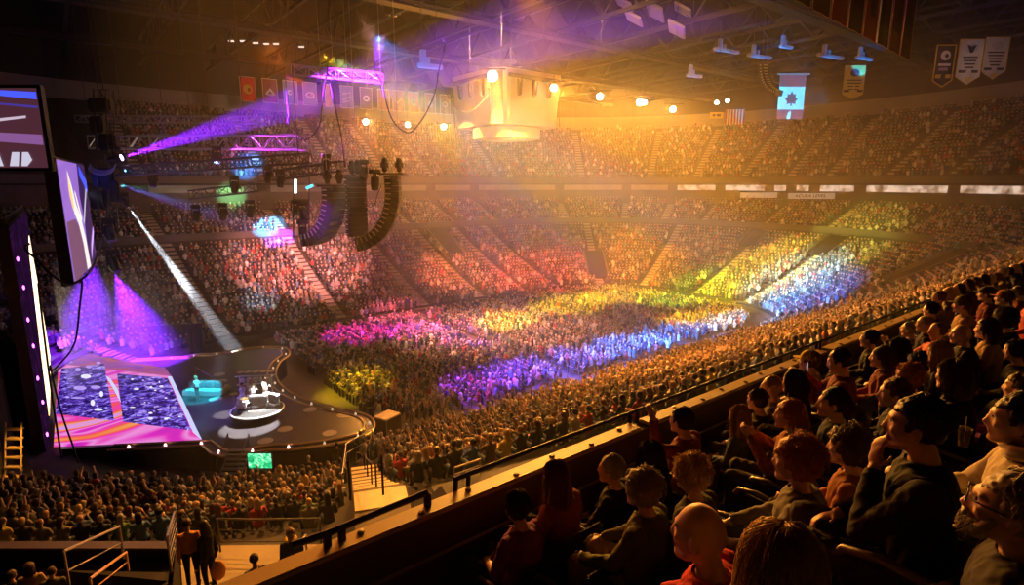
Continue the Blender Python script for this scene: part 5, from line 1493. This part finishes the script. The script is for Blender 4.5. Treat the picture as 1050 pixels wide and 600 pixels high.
railing('short pale gate rail at the right of the lit plaza', [at(306,602,z=6.6), at(316,584,z=6.6)], .95, 3, mat('rail_pale', (.5,.4,.28), .5))
# the plaza: a lit floor where people stand, and its front wall
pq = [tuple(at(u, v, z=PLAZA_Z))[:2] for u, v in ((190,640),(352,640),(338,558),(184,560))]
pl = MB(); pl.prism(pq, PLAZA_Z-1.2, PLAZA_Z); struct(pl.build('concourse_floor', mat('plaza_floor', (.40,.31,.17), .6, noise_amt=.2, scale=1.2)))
# black-painted wall of the sunken entry at the lower left, with a violet-lit coping
w0, w1 = at(-40, 561, z=6.7), at(176, 561, z=6.7); xw = (w1-w0).normalized(); nw = Vector((xw.y, -xw.x, 0)); Mw = Matrix((xw, Vector((-xw.y, xw.x, 0)), Vector((0,0,1)))).transposed()
vw_ = MB(); vw_.box((w0+w1)/2-Vector((0,0,1.8)), ((w1-w0).length, .2, 3.6), Mw); struct(vw_.build('wall_entry', black))
vw_ = MB(); vw_.box((w0+w1)/2+Vector((0,0,.03)), ((w1-w0).length, .3, .07), Mw); struct(vw_.build('trim_4', mat('coping', (.10,.08,.13), .4)))
pf = MB(); c_ = at(40, 640, z=5.2); pf.box((c_.x, c_.y, 4.9), (7, 4.2, .6), Mw); struct(pf.build('seating_platform', black))
for k_, (u_, v_, hk_, tp_, lb_) in enumerate([(12,590,'short','charcoal','dim person in a charcoal top, leftmost of the three in the bottom left corner'),(30,582,'bob','tan','dim person in a tan top, middle of the three in the bottom left corner'),(53,586,'crop','olive','dim close-cropped person, right of the three in the bottom left corner')]):
    h_ = at(u_, v_, d=13.2)
    build_person(lb_, (h_.x, h_.y-.03), h_.z-.725, h_, 80, body_yaw=78, voxel=.018, detail=False, hair=(hk_, 'brown'), top=tp_)

# ---------------------------------------------------------------- people close to the camera
# (u, v, hip y) of the head, then looks.  Faces look to the stage (azimuth in degrees from +x, anticlockwise)
P = dict
FG = [
 P(u=530,v=520,y=3.05,g=20,label='person with a high bun in a purple shirt, lowest in the front row',hair=('bun','brown'),top='purple',pose='lap',sleeve='short',sex='f'),
 P(u=570,v=489,y=3.05,g=15,label='person with long brown hair down the back beside the purple shirt',hair=('long','chestnut'),top='maroon',sex='f',long_len=.36),
 P(u=626,v=482,y=3.05,g=70,label='grey-haired person in black turned left toward the stage in the front row',hair=('short','grey'),top='black',pose='armL'),
 P(u=657,v=503,y=2.2,g=55,label='older person with bushy grey-blond hair and olive sleeves, second row',hair=('bush','grey'),top='olive',pose='knees',skin='pink',legs='tan'),
 P(u=666,v=468,y=2.85,g=20,label='person with straight dark hair in front of the spiky blond head',hair=('bob','black'),top='black',sex='f'),
 P(u=698,v=432,y=2.95,g=55,label='young person in a wide maroon top seen from behind with one hand raised',hair=('short','black'),top='maroon',pose='wave',shoulder=1.12),
 P(u=708,v=488,y=2.05,g=25,label='person with spiky blond hair and a dark jacket, second row',hair=('curly','blond'),top='charcoal',sex='f'),
 P(u=757,v=428,y=2.95,g=40,label='person with long fair hair in a denim jacket, front row middle',hair=('long','blond'),top='denim',sex='f',long_len=.28),
 P(u=776,v=411,y=2.95,g=50,label='short-haired person just above the clapping red-haired person',hair=('short','brown'),top='charcoal'),
 P(u=808,v=426,y=2.15,g=85,label='red-haired person in profile with hands held up clapping',hair=('bob','red'),top='rust',pose='clap',sex='f'),
 P(u=815,v=474,y=1.32,g=75,label='young person with a mop of red curls and a light jacket',hair=('bush','red'),top='grey',pose='knees',legs='denim'),
 P(u=868,v=460,y=1.32,g=70,label='person with dark curly hair in a rust sweater, hands clasped',hair=('curly','brown'),top='rust',pose='clasp',sex='f'),
 P(u=853,v=414,y=1.85,g=92,label='dark-haired person in left profile in a navy jacket behind the red-haired one',hair=('short','black'),top='navy',pose='lap'),
 P(u=860,v=371,y=2.35,g=85,label='dark-haired person in a wide red-brown jacket looking down at a phone',hair=('short','black'),top='maroon',pose='phone',pitch=-14,shoulder=1.1),
 P(u=829,v=371,y=2.95,g=70,label='person in a pale cap beside the one holding a phone',hair=('short','brown'),top='tan',cap='yellow'),
 P(u=790,v=398,y=2.95,g=80,label='fair-haired person partly hidden left of the dark head in the front row',hair=('short','blond'),top='grey'),
 P(u=813,v=393,y=2.55,g=50,label='dark-haired person between the fair head and the phone holder',hair=('bob','black'),top='black',sex='f'),
 P(u=903,v=367,y=2.35,g=85,label='person with shoulder-length dark hair in a brown top, profile lit orange',hair=('bob','brown'),top='maroon',sex='f'),
 P(u=891,v=348,y=2.95,g=75,label='short dark-haired person at the rail above the orange-lit profile',hair=('short','black'),top='black'),
 P(u=916,v=404,y=1.55,g=95,label='person with a lit face leaning forward, hands together, in navy',hair=('short','chestnut'),top='navy',pose='clasp'),
 P(u=938,v=437,y=.72,g=86,label='large dark-haired person in black resting the chin on one hand',hair=('short','black'),top='black',pose='chinL',skin='tan',shoulder=1.12,dz=0),
 P(u=718,v=548,y=1.08,g=65,label='shaven-headed person in a red top at the bottom of the picture',hair=('bald',''),top='red',pose='knees',skin='pink',cream=1,sleeve='three'),
 P(u=800,v=585,y=.62,g=4,label='person with sleek straight blond hair seen from behind at the bottom edge',hair=('long','blond'),top='black',sex='f',long_len=.30),
 P(u=1034,v=523,y=.30,g=90,label='bearded older person in glasses in profile at the lower right corner',hair=('short','grey'),top='charcoal',beard='grey',glasses=True,cap=None,pitch=8),
 P(u=1042,v=432,y=.48,g=92,label='young dark-haired person in a cream hooded top holding a cup at the right edge',hair=('short','black'),top='cream',pose='cup',skin='tan',hood='cream',sleeve='three'),
 P(u=932,v=388,y=1.75,g=30,label='person with a round head of reddish hair just above the chin-resting person',hair=('bush','red'),top='charcoal',sex='f'),
 P(u=962,v=362,y=1.75,g=40,label='person with thick blond hair falling to the shoulders in the second row from the rail',hair=('long','blond'),top='black',sex='f',long_len=.2),
 P(u=941,v=374,y=2.05,g=40,label='dark bushy-haired person beside the thick blond hair',hair=('bush','black'),top='black'),
 P(u=921,v=357,y=2.45,g=40,label='person with dark straight hair between the bald heads and the rail',hair=('bob','black'),top='charcoal',sex='f'),
 P(u=986,v=343,y=1.8,g=95,label='bald person in left profile in front of the big dark hair',hair=('bald',''),top='black',skin='pink'),
 P(u=948,v=332,y=2.6,g=80,label='bald person beside the front rail, facing left',hair=('fringe','grey'),top='black',skin='fair'),
 P(u=932,v=338,y=2.95,g=70,label='grey-haired person clapping at the front rail',hair=('short','grey'),top='grey',pose='clap'),
 P(u=954,v=318,y=2.95,g=60,label='dark-haired person at the rail behind the bald one',hair=('short','black'),top='black'),
 P(u=1011,v=338,y=1.65,g=70,label='person with dark swept hair and a tan top near the right edge',hair=('bob','brown'),top='tan',sex='f'),
 P(u=1030,v=328,y=1.55,g=30,label='person with very full dark hair near the right edge',hair=('curly','black'),top='black',sex='f'),
 P(u=986,v=313,y=2.35,g=85,label='person in a brimmed cap leaning left near the right end of the front rows',hair=('short','brown'),top='tan',cap='olive'),
 P(u=1011,v=302,y=2.4,g=80,label='person with red-lit face in a dark cap, right end of the front rows',hair=('short','brown'),top='maroon',cap='black'),
 P(u=1029,v=306,y=2.1,g=80,label='person in a knitted cap next to the dark-capped one',hair=('short','brown'),top='black',cap='rust'),
 P(u=1040,v=360,y=1.25,g=40,label='person with cropped dark hair at the right edge above the purple sleeve',hair=('crop','black'),top='black'),
 P(u=1046,v=398,y=.85,g=70,label='person in a purple jacket cut by the right edge',hair=('short','brown'),top='purple',pose='clasp'),
 P(u=975,v=386,y=1.2,g=50,label='dark figure with brown hair between the chin-resting person and the purple jacket',hair=('bob','brown'),top='black',sex='f'),
 P(u=1044,v=300,y=2.3,g=70,label='short brown-haired person at the far right edge below the upper stand',hair=('short','brown'),top='maroon'),
]
for d in FG:
    q = P(d); u, v, y, g, lab = (q.pop(k) for k in ('u','v','y','g','label')); q.pop('dz', None); q.pop('cream', None)
    h = at(u, v, y=y+.02)
    dd = (h-CAM).length
    vox = .0065 if dd < 2.3 else (.008 if dd < 3.6 else .011)
    st = 800 if dd < 2.6 else (500 if dd < 3.8 else 200)
    va = math.degrees(PSI)-math.degrees(math.atan((u-525)/FPX)); g = va+g
    body = 104+(min(120, max(70, g))-90)*.35
    if 'strands' not in q: q['strands'] = st
    build_person(lab, (h.x, y-.04), h.z-.725, h, g, body_yaw=body, voxel=vox, **q)
    # the folding seat that carries them
# seats
seat_m = mat('seat_plastic', (.03,.025,.03), .45); arm_m = mat('armrest', (.16,.13,.09), .4)
def make_seat():
    r = empty('stadium_seat', (0,0,0))
    mb = MB(); mb.box((0,.02,-.06), (.46,.42,.06), bev=.025); mb.build('seat', seat_m, r)
    mb = MB(); mb.box((0,-.22,.18), (.46,.05,.44), Matrix.Rotation(.12,3,'X'), bev=.025); mb.build('backrest', seat_m, r)
    for s in (-1,1):
        mb = MB(); mb.tube([(s*.26,-.2,.16),(s*.26,.05,.18),(s*.26,.2,.15),(s*.26,.23,.10)], .022, 8); mb.build('armrest', arm_m, r, True)
        mb = MB(); mb.box((s*.26,-.02,-.16), (.03,.3,.6), bev=.01); mb.build('side_frame', seat_m, r)
    return r
proto = None
for d in FG:
    if d['u'] > 980 and d['v'] > 420 or d['u'] > 1000: continue
    h = at(d['u'], d['v'], y=d['y']+.02)
    s = make_seat() if proto is None else copy_tree(proto); proto = proto or s
    s.location = (h.x, d['y']-.04, h.z-.725)
    tag(s, 'black folding seat under the '+' '.join(d['label'].split()[:11]), 'seat', 'folding seats of the near tier')
# empty seats seen between people
for k, (u, v, y) in enumerate([(742,470,1.9),(768,470,2.0),(765,520,1.3),(742,530,1.3),(520,590,2.4),(600,560,2.5)]):
    p = at(u, v, y=y); s = copy_tree(proto); s.location = (p.x, y, 14.46-.55*y)
    tag(s, ['empty folding seat right of the spiky blond head','empty folding seat with pale armrest below the clapping hands','empty folding seat just left of the red-curled jacket','empty folding seat below the spiky blond head','empty dark folding seat behind the purple shirt','empty dark folding seat behind the grey-haired black jacket'][k], 'seat', 'folding seats of the near tier')
# held things
p = at(827, 378, y=2.7)
ph = empty('phone', p, .5); tag(ph, 'small glowing phone held up by the person in the red-brown jacket', 'phone')
mb = MB(); mb.box((0,0,0), (.075,.009,.15), bev=.004); mb.build('case', black, ph)
mb = MB(); mb.box((0,-.006,0), (.066,.003,.135)); mb.build('display', em('phone_display', (.75,.8,1), 1.0), ph)
cupm = mat('cup_plastic', (.95,.8,.6), .12); cupm.node_tree.nodes['Principled BSDF'].inputs['Transmission Weight'].default_value = .85; cupm.node_tree.nodes['Principled BSDF'].inputs['IOR'].default_value = 1.15
p = at(989, 448, y=.92)
cu = empty('drinking_cup', p); tag(cu, 'clear plastic drinking cup held by the cream-hooded person', 'cup')
mb = MB(); mb.lathe([(.030,-.07),(.042,.06),(.044,.06),(.044,.064),(.040,.062),(.028,-.065)], (0,0,0), 20); mb.build('cup', cupm, cu, True)
mb = MB(); mb.tube([(.01,0,-.05),(.02,.01,.14)], .004, 6); mb.build('straw', white_m, cu)

# ---------------------------------------------------------------- standing and playing people
def standing(label, p, yaw, gaze=None, **q):
    p = Vector(p); hz = p.z+1.62; d = Vector((math.cos(R(yaw)), math.sin(R(yaw)), 0))
    q.setdefault('voxel', .022); q.setdefault('detail', False)
    return build_person(label, (p.x, p.y), p.z+.86, Vector((p.x, p.y, hz))+d*.02, gaze if gaze is not None else yaw, body_yaw=yaw, stand=True, **q)
standing('solo performer in cyan light standing at a microphone on the stage', at(203,411,z=1.8), -40, top='white', legs='grey', hair=('short','blond'), pose='clap')
standing('player in white standing at the slanting keyboard on the round riser', Vector(onr(273,413)), -50, top='white', legs='white', hair=('short','brown'), pose='clasp')
standing('player in white in the middle of the round riser', Vector(onr(260,416)), -60, top='white', legs='white', hair=('long','blond'), pose='clasp', sex='f')
standing('drummer sitting tall behind the white drum kit', Vector(onr(250,416))-Vector((0,0,.25)), -60, top='white', legs='black', hair=('short','black'), pose='clap')
q = at(213,600,z=6.55); standing('person in a yellow-brown coat standing left of the pair on the lit plaza', at(199,600,z=6.55), 75, top='orange', legs='black', hair=('short','brown'), voxel=.016, pose='down')
standing('person in black with an orange bag standing right of the pair on the lit plaza', at(216,602,z=6.55), 120, top='black', legs='black', hair=('long','black'), sex='f', voxel=.016, pose='down')
standing('guard in a dark jacket with a yellow collar facing the camera on the plaza', at(303,612,z=6.55), 255, top='black', legs='black', hair=('short','chestnut'), voxel=.016, pose='down', hood='yellow')
standing('dark-haired person standing at the bottom edge of the plaza', at(267,640,z=6.3), 90, top='black', legs='black', hair=('short','black'), voxel=.016, pose='down')
bg = at(224,585,z=6.9); b = empty('shoulder_bag', bg); tag(b, 'orange shoulder bag hanging from the person in black on the plaza', 'bag')
mb = MB(); mb.ell((0,0,0), (.17,.12,.26), 14, 10); mb.build('pouch', CL['orange'], b, True)
mb = MB(); mb.tube([(-.1,0,.2),(-.12,.0,.5),(-.2,.03,.72)], .015, 6); mb.build('strap', CL['orange'], b)
standing('crew member in black standing between stage and lit stairs', at(347,485,z=.8), 90, top='black', legs='black', hair=('short','brown'), pose='down')
standing('crew member in black crouched low under the stage edge', at(318,492,z=.9)-Vector((0,0,.4)), 60, top='charcoal', legs='black', hair=('short','grey'), pose='down')

# ---------------------------------------------------------------- nearest people of the lower bowl, one object each
def lowperson(variant):
    """seated spectator as one continuous mesh with colour slots: cloth (object colour), skin, hair, legs"""
    pose, sex, hk = variant
    eL, wL, eR, wR = [Vector(p) for p in POSE[pose]]
    mb = MB(); k = 1 if sex == 'm' else .9
    mb.loft([((0,0,-.05), .15, .11),((0,0,.05), .18*k, .135),((0,-.01,.22), .16*k, .12),((0,0,.40), .19*k, .135),((0,0,.49), .205*k, .115),((0,0,.53), .165*k, .09),((0,0,.57), .08, .065)], 14)
    mb.tube([(0,0,.54),(0,.0,.69)], .058, 10)
    mb.ell((0,.01,.76), (.080,.100,.120), 16, 12); mb.capsule((0,.1,.76),(0,.118,.735), .012, .016, 6); mb.ell((0,.07,.665), (.03,.028,.03), 8, 6)
    E = {'short':(.088,.100,.098),'bush':(.112,.118,.115),'long':(.098,.105,.105)}[hk]
    mb.ell((0,-.02,.79), E, 16, 12)
    if hk == 'long': mb.loft([((0,-.08,.80),.085,.04),((0,-.11,.65),.095,.04),((0,-.11,.45),.08,.03)], 12)
    regs = [((0,0,.05),(0,0,.5),.16,0),((-.13,0,.5),(.13,0,.5),.075,0),((0,0,.58),(0,.0,.69),.05,1),((0,.035,.78),(0,.04,.70),.072,1),((0,-.035,.80),(0,-.03,.79),.094,2)]
    if hk == 'long': regs.append(((0,-.1,.78),(0,-.11,.46),.05,2))
    for sgn, e, w_ in ((-1,eL,wL),(1,eR,wR)):
        s = Vector((sgn*.185*k,0,.50)); mb.capsule(s, e, .056, .045, 10); mb.capsule(e, w_, .045, .03, 10); hd = (w_-e).normalized()*.6+Vector((0,.5,0)); mb.capsule(w_, w_+hd.normalized()*.11, .034, .026, 8)
        regs += [(s,e,.05,0),(e,e.lerp(w_,.8),.036,0),(w_,w_+hd.normalized()*.12,.03,1)]
        hp, kn, an = Vector((sgn*.10,.02,.03)), Vector((sgn*.13,.45,.07)), Vector((sgn*.13,.46,-.34))
        mb.capsule(hp,kn,.09,.066,10); mb.capsule(kn,an,.064,.045,10); mb.capsule(an+Vector((0,0,-.03)),an+Vector((0,.14,-.05)),.042,.036,8)
        regs += [(hp,kn,.07,3),(kn,an,.055,3)]
    me = to_eval_mesh(mb, .026, 2)
    V = mesh_arrays(me); D = np.full((len(V),4),9.)
    for a,b,r,j in regs: D[:,j] = np.minimum(D[:,j], seg_dist(V,a,b)-r)
    lv = np.argmin(D,1); li = np.empty(len(me.loops),np.int32); me.loops.foreach_get('vertex_index',li); F = li.reshape(-1,4)
    me.polygons.foreach_set('use_smooth', np.ones(len(F),bool))
    return me, np.sort(lv[F],1)[:,1].astype(np.int32)
oc = bpy.data.materials.new('cloth_by_person'); oc.use_nodes = True; nt = oc.node_tree
oi = nt.nodes.new('ShaderNodeObjectInfo'); nt.links.new(oi.outputs['Color'], nt.nodes['Principled BSDF'].inputs['Base Color']); nt.nodes['Principled BSDF'].inputs['Roughness'].default_value = .8
LP = []
hair_cols = ['black','brown','chestnut','blond','grey']
for vi, var in enumerate([('lap','m','short'),('clasp','f','long'),('knees','m','short'),('clap','f','bush'),('lap','f','long'),('phone','m','short')]):
    base, midx = lowperson(var)
    for hc_ in hair_cols:
        me = base.copy(); me.materials.clear()
        for m_ in (oc, SK[['fair','pink','tan'][vi % 3]], HR[hc_], CL['denim' if vi % 2 else 'charcoal']): me.materials.append(m_)
        me.polygons.foreach_set('material_index', midx); me.update(); me.name = 'seated_person'; LP.append((me, hc_, var))
COLN = [('black',(.02,.02,.022),.24),('charcoal',(.06,.058,.06),.18),('navy',(.025,.035,.08),.13),('grey',(.2,.19,.19),.12),('white',(.62,.6,.57),.10),('brown',(.14,.09,.055),.08),('red',(.42,.04,.04),.05),('green',(.12,.22,.06),.03),('yellow',(.6,.5,.08),.02),('blue',(.1,.18,.4),.05)]
cw = np.array([c[2] for c in COLN]); cw /= cw.sum()
rng2 = np.random.default_rng(3)
row_groups = {}
for i in near_ids:
    s = seats[i]; a = math.degrees(math.atan2(s[1]-40, s[0]-13)) % 360 if s[0] < 13 else 270+(s[0]-13)
    ls = lit_side(s[0], s[1]); sidekey = 'left' if ls > 0 else 'right'
    row_groups.setdefault((s[7], sidekey), []).append((abs(ls), i))
ORD = lambda n: '%d%s' % (n, 'th' if 10 <= n % 100 <= 20 else {1:'st',2:'nd',3:'rd'}.get(n % 10, 'th'))
for (row, sk), lst in row_groups.items():
    lst.sort()
    for n_, (_, i) in enumerate(lst):
        x, y, z, nx_, ny_, tn, k_, ri = seats[i]
        me, hc_, var = LP[rng2.integers(len(LP))]
        o = bpy.data.objects.new('person', me); C.objects.link(o)
        d = STAGE_C-np.array((x, y)); a = math.atan2(d[1], d[0])-math.pi/2; b = math.atan2(-ny_, -nx_)-math.pi/2
        a = b+max(-.6, min(.6, ((a-b+math.pi) % (2*math.pi))-math.pi))+rng2.normal()*.12
        o.location = (x, y, z); o.rotation_euler = (rng2.normal()*.04, rng2.normal()*.04, a); sc_ = .95+.1*rng2.random(); o.scale = (sc_, sc_, sc_)
        cn = COLN[rng2.choice(len(COLN), p=cw)]; o.color = (*cn[1], 1)
        tag(o, '%s-haired person in %s top, %s seat %s of lit stairs, %s row up' % (hc_, cn[0], ORD(n_+1), sk, ORD(row+1)), 'person', 'nearest spectators of the lower stand')

# more spectators of the near tier, farther along the rail
taken = [at(d['u'], d['v'], y=d['y']+.02).x for d in FG]
tk = [(at(d['u'], d['v'], y=d['y']+.02).x, d['y']) for d in FG]
cnt = {}
for r_ in range(0, 4):
    y = row_y(r_)+.05; x = 6.6+.3*r_; n_ = 0
    while x < 21:
        x += .54+rng2.random()*.06
        u, v, f = proj((x, y, row_floor(r_)+1.2))
        if u > 1075 or u < 905 or v > 380: continue
        if any(abs(x-a) < .5 and abs(y-b) < .6 for a, b in tk): continue
        if sum(cnt.values()) >= 42: break
        me, hc_, var = LP[rng2.integers(len(LP))]
        o = bpy.data.objects.new('person', me); C.objects.link(o); n_ += 1; cnt[r_] = cnt.get(r_, 0)+1
        o.location = (x, y, row_floor(r_)+(.47 if r_ or x < 9.5 else .86)+.04*rng2.normal()); o.rotation_euler = (0, 0, R(25+rng2.normal()*9))
        cn = COLN[[0,1,2,5,6,3][rng2.integers(6)]]; o.color = (*cn[1], 1)
        tag(o, '%s-haired person in %s top, %s figure along %s row of near tier, far right' % (hc_, cn[0], ORD(n_), ORD(r_+1)), 'person', 'spectators of the near tier at far right')
print('extra', cnt)
# ---------------------------------------------------------------- light
def spot(name, loc, target, power, col, angle, blend=.5, radius=.15):
    l = bpy.data.lights.new(name, 'SPOT'); l.energy = power; l.color = col; l.spot_size = R(angle); l.spot_blend = blend; l.shadow_soft_size = radius
    o = bpy.data.objects.new(name, l); C.objects.link(o); o.location = loc
    d = Vector(target)-Vector(loc); o.rotation_euler = d.to_track_quat('-Z', 'Y').to_euler()
    return o
AMB = (1, .35, .04)
LAMPS = [at(505, 78, y=40), at(568, 90, y=40), at(615, 99, y=40), at(656, 105, y=40), at(690, 112, y=40), at(375, 125, y=80), at(418, 128, y=80), at(455, 130, y=80)]
for i, p in enumerate(LAMPS):
    near = i < 5
    tgt = (14+9*i, 14, 4) if near else (28, 30, 10)
    spot('lamp_beam', p+(Vector(tgt)-p).normalized()*.6, tgt, 44000 if near else 14000, AMB, 85 if near else 80, 1, .3)
# crowd colour washes thrown from the stage truss: (pixel target on the floor or stand, z), colour, power, cone, source
SRC = [Vector((16, 34, 25)), Vector((16, 42, 25)), Vector((16, 50, 25))]
MAG, YEL, VIO, BLU, CYA, GRN, ORG, RED = (1,.012,.62),(1,.64,.0),(.30,.03,1),(.03,.17,1),(.03,.6,1),(.40,1,.04),(1,.30,.02),(1,.07,.03)
WASH = [(368,344,.9,MAG,70000,20,2),(428,340,.9,MAG,90000,17,2),(470,336,.9,(1,.04,.5),70000,13,2),(480,350,.9,(.7,.05,1),80000,13,2),(365,392,.9,YEL,60000,17,1),
        (520,330,.9,YEL,150000,14,1),(585,313,.9,YEL,200000,14,1),(640,298,1.5,YEL,220000,13,1),
        (490,396,.9,VIO,130000,15,0),(535,382,.9,(.14,.05,1),220000,15,0),(590,372,.9,(.14,.13,1),300000,15,0),(650,358,.9,(.05,.16,1),400000,14,0),(700,346,.9,(.02,.2,1),360000,13,0),
        (735,328,.9,YEL,240000,11,1),(770,328,1.2,(.05,.35,1),300000,11,0),(835,305,2.5,(.02,.2,1),420000,12,0),(808,285,4,CYA,330000,13,1),
        (690,285,4,GRN,240000,14,1),(755,275,5,YEL,420000,16,1),(640,262,5,ORG,300000,18,1),(560,278,3,RED,220000,20,2),(480,275,4,(1,.2,.08),130000,22,2),
        (800,245,9,(.8,.85,.1),200000,18,1),(400,300,4,(1,.14,.30),90000,20,2)]
for (u, v, z, col, pw, ang, si) in WASH:
    spot('wash_beam', SRC[si], at(u, v, z=z), pw*1.5, col, ang, .75, .12)
# unseen fill spots brightening the far side and end stands
spot('fill_beam', (34, 40, 31), (36, 82, 5), 42000, (1, .46, .28), 85, 1, .5)
spot('fill_beam', (40, 40, 31), (92, 50, 10), 20000, (1, .42, .09), 100, 1, .5)
# key spot added over the near seats: deep orange from high above the stage side
spot('fill_beam', (17, 58, 28), (4.5, 2, 14), 34000, (1, .20, .018), 22, 1, .4)
spot('fill_beam', (6, 30, 31), (3.8, 14, 6), 24000, (1, .38, .07), 40, 1, .4)  # unseen spot brightening the aisle stairs and plaza
spot('fill_beam', (20, 44, 29), (33, 45, 1), 170000, (1, .42, .26), 42, 1, .4)  # warm fill added over the floor audience, no fixture
spot('fill_beam', (24, 30, 30), (30, 22, 4), 90000, (1, .27, .03), 46, 1, .4)  # unseen orange fill on the near lower stand
# stage: band, performer, colour
spot('stage_beam', (16, 30, 24), RC+Vector((.3,0,.4)), 150000, (1, .96, .9), 4.6, .15, .1)
spot('stage_beam', (17, 31, 24), tuple(at(257, 438, z=1.8)), 200000, (1, .95, .9), 7, .08, .1)
spot('stage_beam', (10, 42, 23), tuple(at(231, 425, z=1.8)), 60000, (1, .95, .9), 3.6, .08, .1)
spot('stage_beam', (10, 33, 22), tuple(at(206, 400, z=2.4)), 90000, (.02, .75, 1), 7, .3, .1)
spot('stage_beam', (5, 38, 20), tuple(at(215, 425, z=1.8)), 16000, (.15, .1, 1), 20, .7, .1)
# visible beams
spot('purple_beam', bp, aimP, 5200000, (.26, .012, 1), 12.5, .5, .08)
spot('white_beam', bw, aimW, 11000000, (.85, .9, 1), 4.6, .3, .06)
spot('blue_beam', bb, aimB, 40000, (.55, .75, 1), 9, 1, .06)
pv = at(111, 222, d=37.5)+Vector((0,0,-1.2))
spot('violet_wash', pv, at(125, 375, d=50), 620000, (.18, .006, 1), 34, .8, .1)
spot('violet_wash', at(115, 258, d=37.5)+Vector((0,0,-1.4)), at(165, 380, d=48), 420000, (.18, .008, 1), 30, .8, .1)
spot('violet_wash', Vector((9, 47, 17.5)), at(312, 140, d=40), 30000, (.8, .05, 1), 34, .8, .1)
# roof colours
for p, L_ in zip(BFP, (1,)*9):
    spot('roof_blue', p+Vector((-2.2, -1.0, -3.5)), p, 2200, (.01, .28, 1), 48, .4, .1)
for p in VFP:
    spot('roof_violet', p+Vector((-2.5, -1.5, -3.5)), p, 250, (.32, .02, 1), 55, .4, .1)
fl = flag_c+Vector((-9, -9, -5))
spot('flag_cyan', fl, flag_c+Vector((0,0,-2.2)), 14000, (.03, .5, 1), 36, .2, .1)
# haze: thin smoke, denser over the middle of the event floor than round the stage
def haze_volume(cx, sx, dens, label):
    hz = MB(); hz.box((cx, 52.5, 14.7), (sx, 93, 29))
    h = hz.build('haze', []); stuff(h, label, 'haze'); h.display_type = 'WIRE'
    m = bpy.data.materials.new('haze'); m.use_nodes = True; nt = m.node_tree; nt.nodes.clear()
    out = nt.nodes.new('ShaderNodeOutputMaterial'); vs = nt.nodes.new('ShaderNodeVolumeScatter')
    vs.inputs['Color'].default_value = (1, 1, 1, 1); vs.inputs['Density'].default_value = dens; vs.inputs['Anisotropy'].default_value = .40
    nt.links.new(vs.outputs[0], out.inputs['Volume']); h.data.materials.append(m)
haze_volume(11.75, 20.5, .0010, 'thin theatrical haze hanging round the stage')
haze_volume(66, 87.9, .0030, 'denser golden haze hanging over the middle of the arena')

for u, v in ((975, 66), (1012, 62)):
    c = at(u, v, d=45); spot('fill_beam', c+Vector((-12, -4, -2)), c, 550, (1, .7, .6), 22, .6, .3)  # weak added spot in place of ambient light on the pennants
c = at(350, 96, y=90); spot('fill_beam', c+Vector((0, -30, -4)), c, 14000, (1, .62, .5), 46, .6, .3)  # unseen fill added on the row of team banners

for i, p in enumerate(LAMPS):
    t_ = Vector((4, 4, 14)); spot('lamp_glare', p+(t_-p).normalized()*.7, t_, 12000 if i else 30000, (1, .44, .06), 44, 1, .3)
spot('fill_beam', (31, 33, 12), (35, 44, 23), 8000, (1, .55, .12), 26, .6, .4)  # amber spot added to brighten the scoreboard, no fixture there
spot('fill_beam', (20, 40, 27), (24, 77, 4), 240000, (1, .30, .28), 30, 1, .4)  # pinkish fill added to lift the far stand beside the stage
spot('fill_beam', (22, 2, 13), (27, 10.5, 24), 1500, (1, .16, .12), 60, 1, .4)  # dim red spot added to bring out the overhead banners
for (u, v, d, col, pw) in [(235,171,70,(.02,.3,1),300000),(250,226,66,(.05,.45,1),300000),(262,236,66,(.35,.05,1),300000),(225,200,72,(.2,.8,.3),120000)]:
    o_ = at(124, 176 if v < 180 else 190, d=37.6); spot('tower_beam', o_, at(u, v, d=d), pw*4, col, 5.5, .8, .08)

spot('violet_wash', at(94, 262, d=40), at(90, 350, d=46), 110000, (.20, .008, 1), 36, .9, .1)
hz = MB(); hz.box((3.9, 53, 6.6), (9.8, 16, 9.2)); hz = hz.build('haze', []); stuff(hz, 'thicker violet-lit smoke rising behind the video floor', 'haze'); hz.display_type = 'WIRE'
m = bpy.data.materials.new('smoke'); m.use_nodes = True; nt = m.node_tree; nt.nodes.clear()
out = nt.nodes.new('ShaderNodeOutputMaterial'); vs = nt.nodes.new('ShaderNodeVolumeScatter'); vs.inputs['Color'].default_value = (1, 1, 1, 1)
tc = nt.nodes.new('ShaderNodeTexCoord'); sx = nt.nodes.new('ShaderNodeSeparateXYZ'); nt.links.new(tc.outputs['Object'], sx.inputs[0])
def fall(sock, a0, a1):
    mr = nt.nodes.new('ShaderNodeMapRange'); mr.interpolation_type = 'SMOOTHERSTEP'; nt.links.new(sock, mr.inputs['Value'])
    mr.inputs['From Min'].default_value = a0; mr.inputs['From Max'].default_value = a1; mr.inputs['To Min'].default_value = 0; mr.inputs['To Max'].default_value = 1; return mr.outputs['Result']
def mul(a, b):
    q = nt.nodes.new('ShaderNodeMath'); q.operation = 'MULTIPLY'
    for i_, v_ in enumerate((a, b)):
        if isinstance(v_, float): q.inputs[i_].default_value = v_
        else: nt.links.new(v_, q.inputs[i_])
    return q.outputs[0]
nt.links.new(mul(mul(fall(sx.outputs['X'], 8.6, 3.0), fall(sx.outputs['Z'], 11.1, 6.5)), .016), vs.inputs['Density'])
nt.links.new(vs.outputs[0], out.inputs['Volume']); hz.data.materials.append(m)
spot('backstage_beam', P0+Vector((1.6, -1.0, 4.5)), (P0+P1)/2, 900, (1, .45, .06), 50, .8, .05)
spot('violet_wash', at(318, 215, d=32), at(330, 225, d=36), 900, (.45, .02, 1), 40, .8, .1)
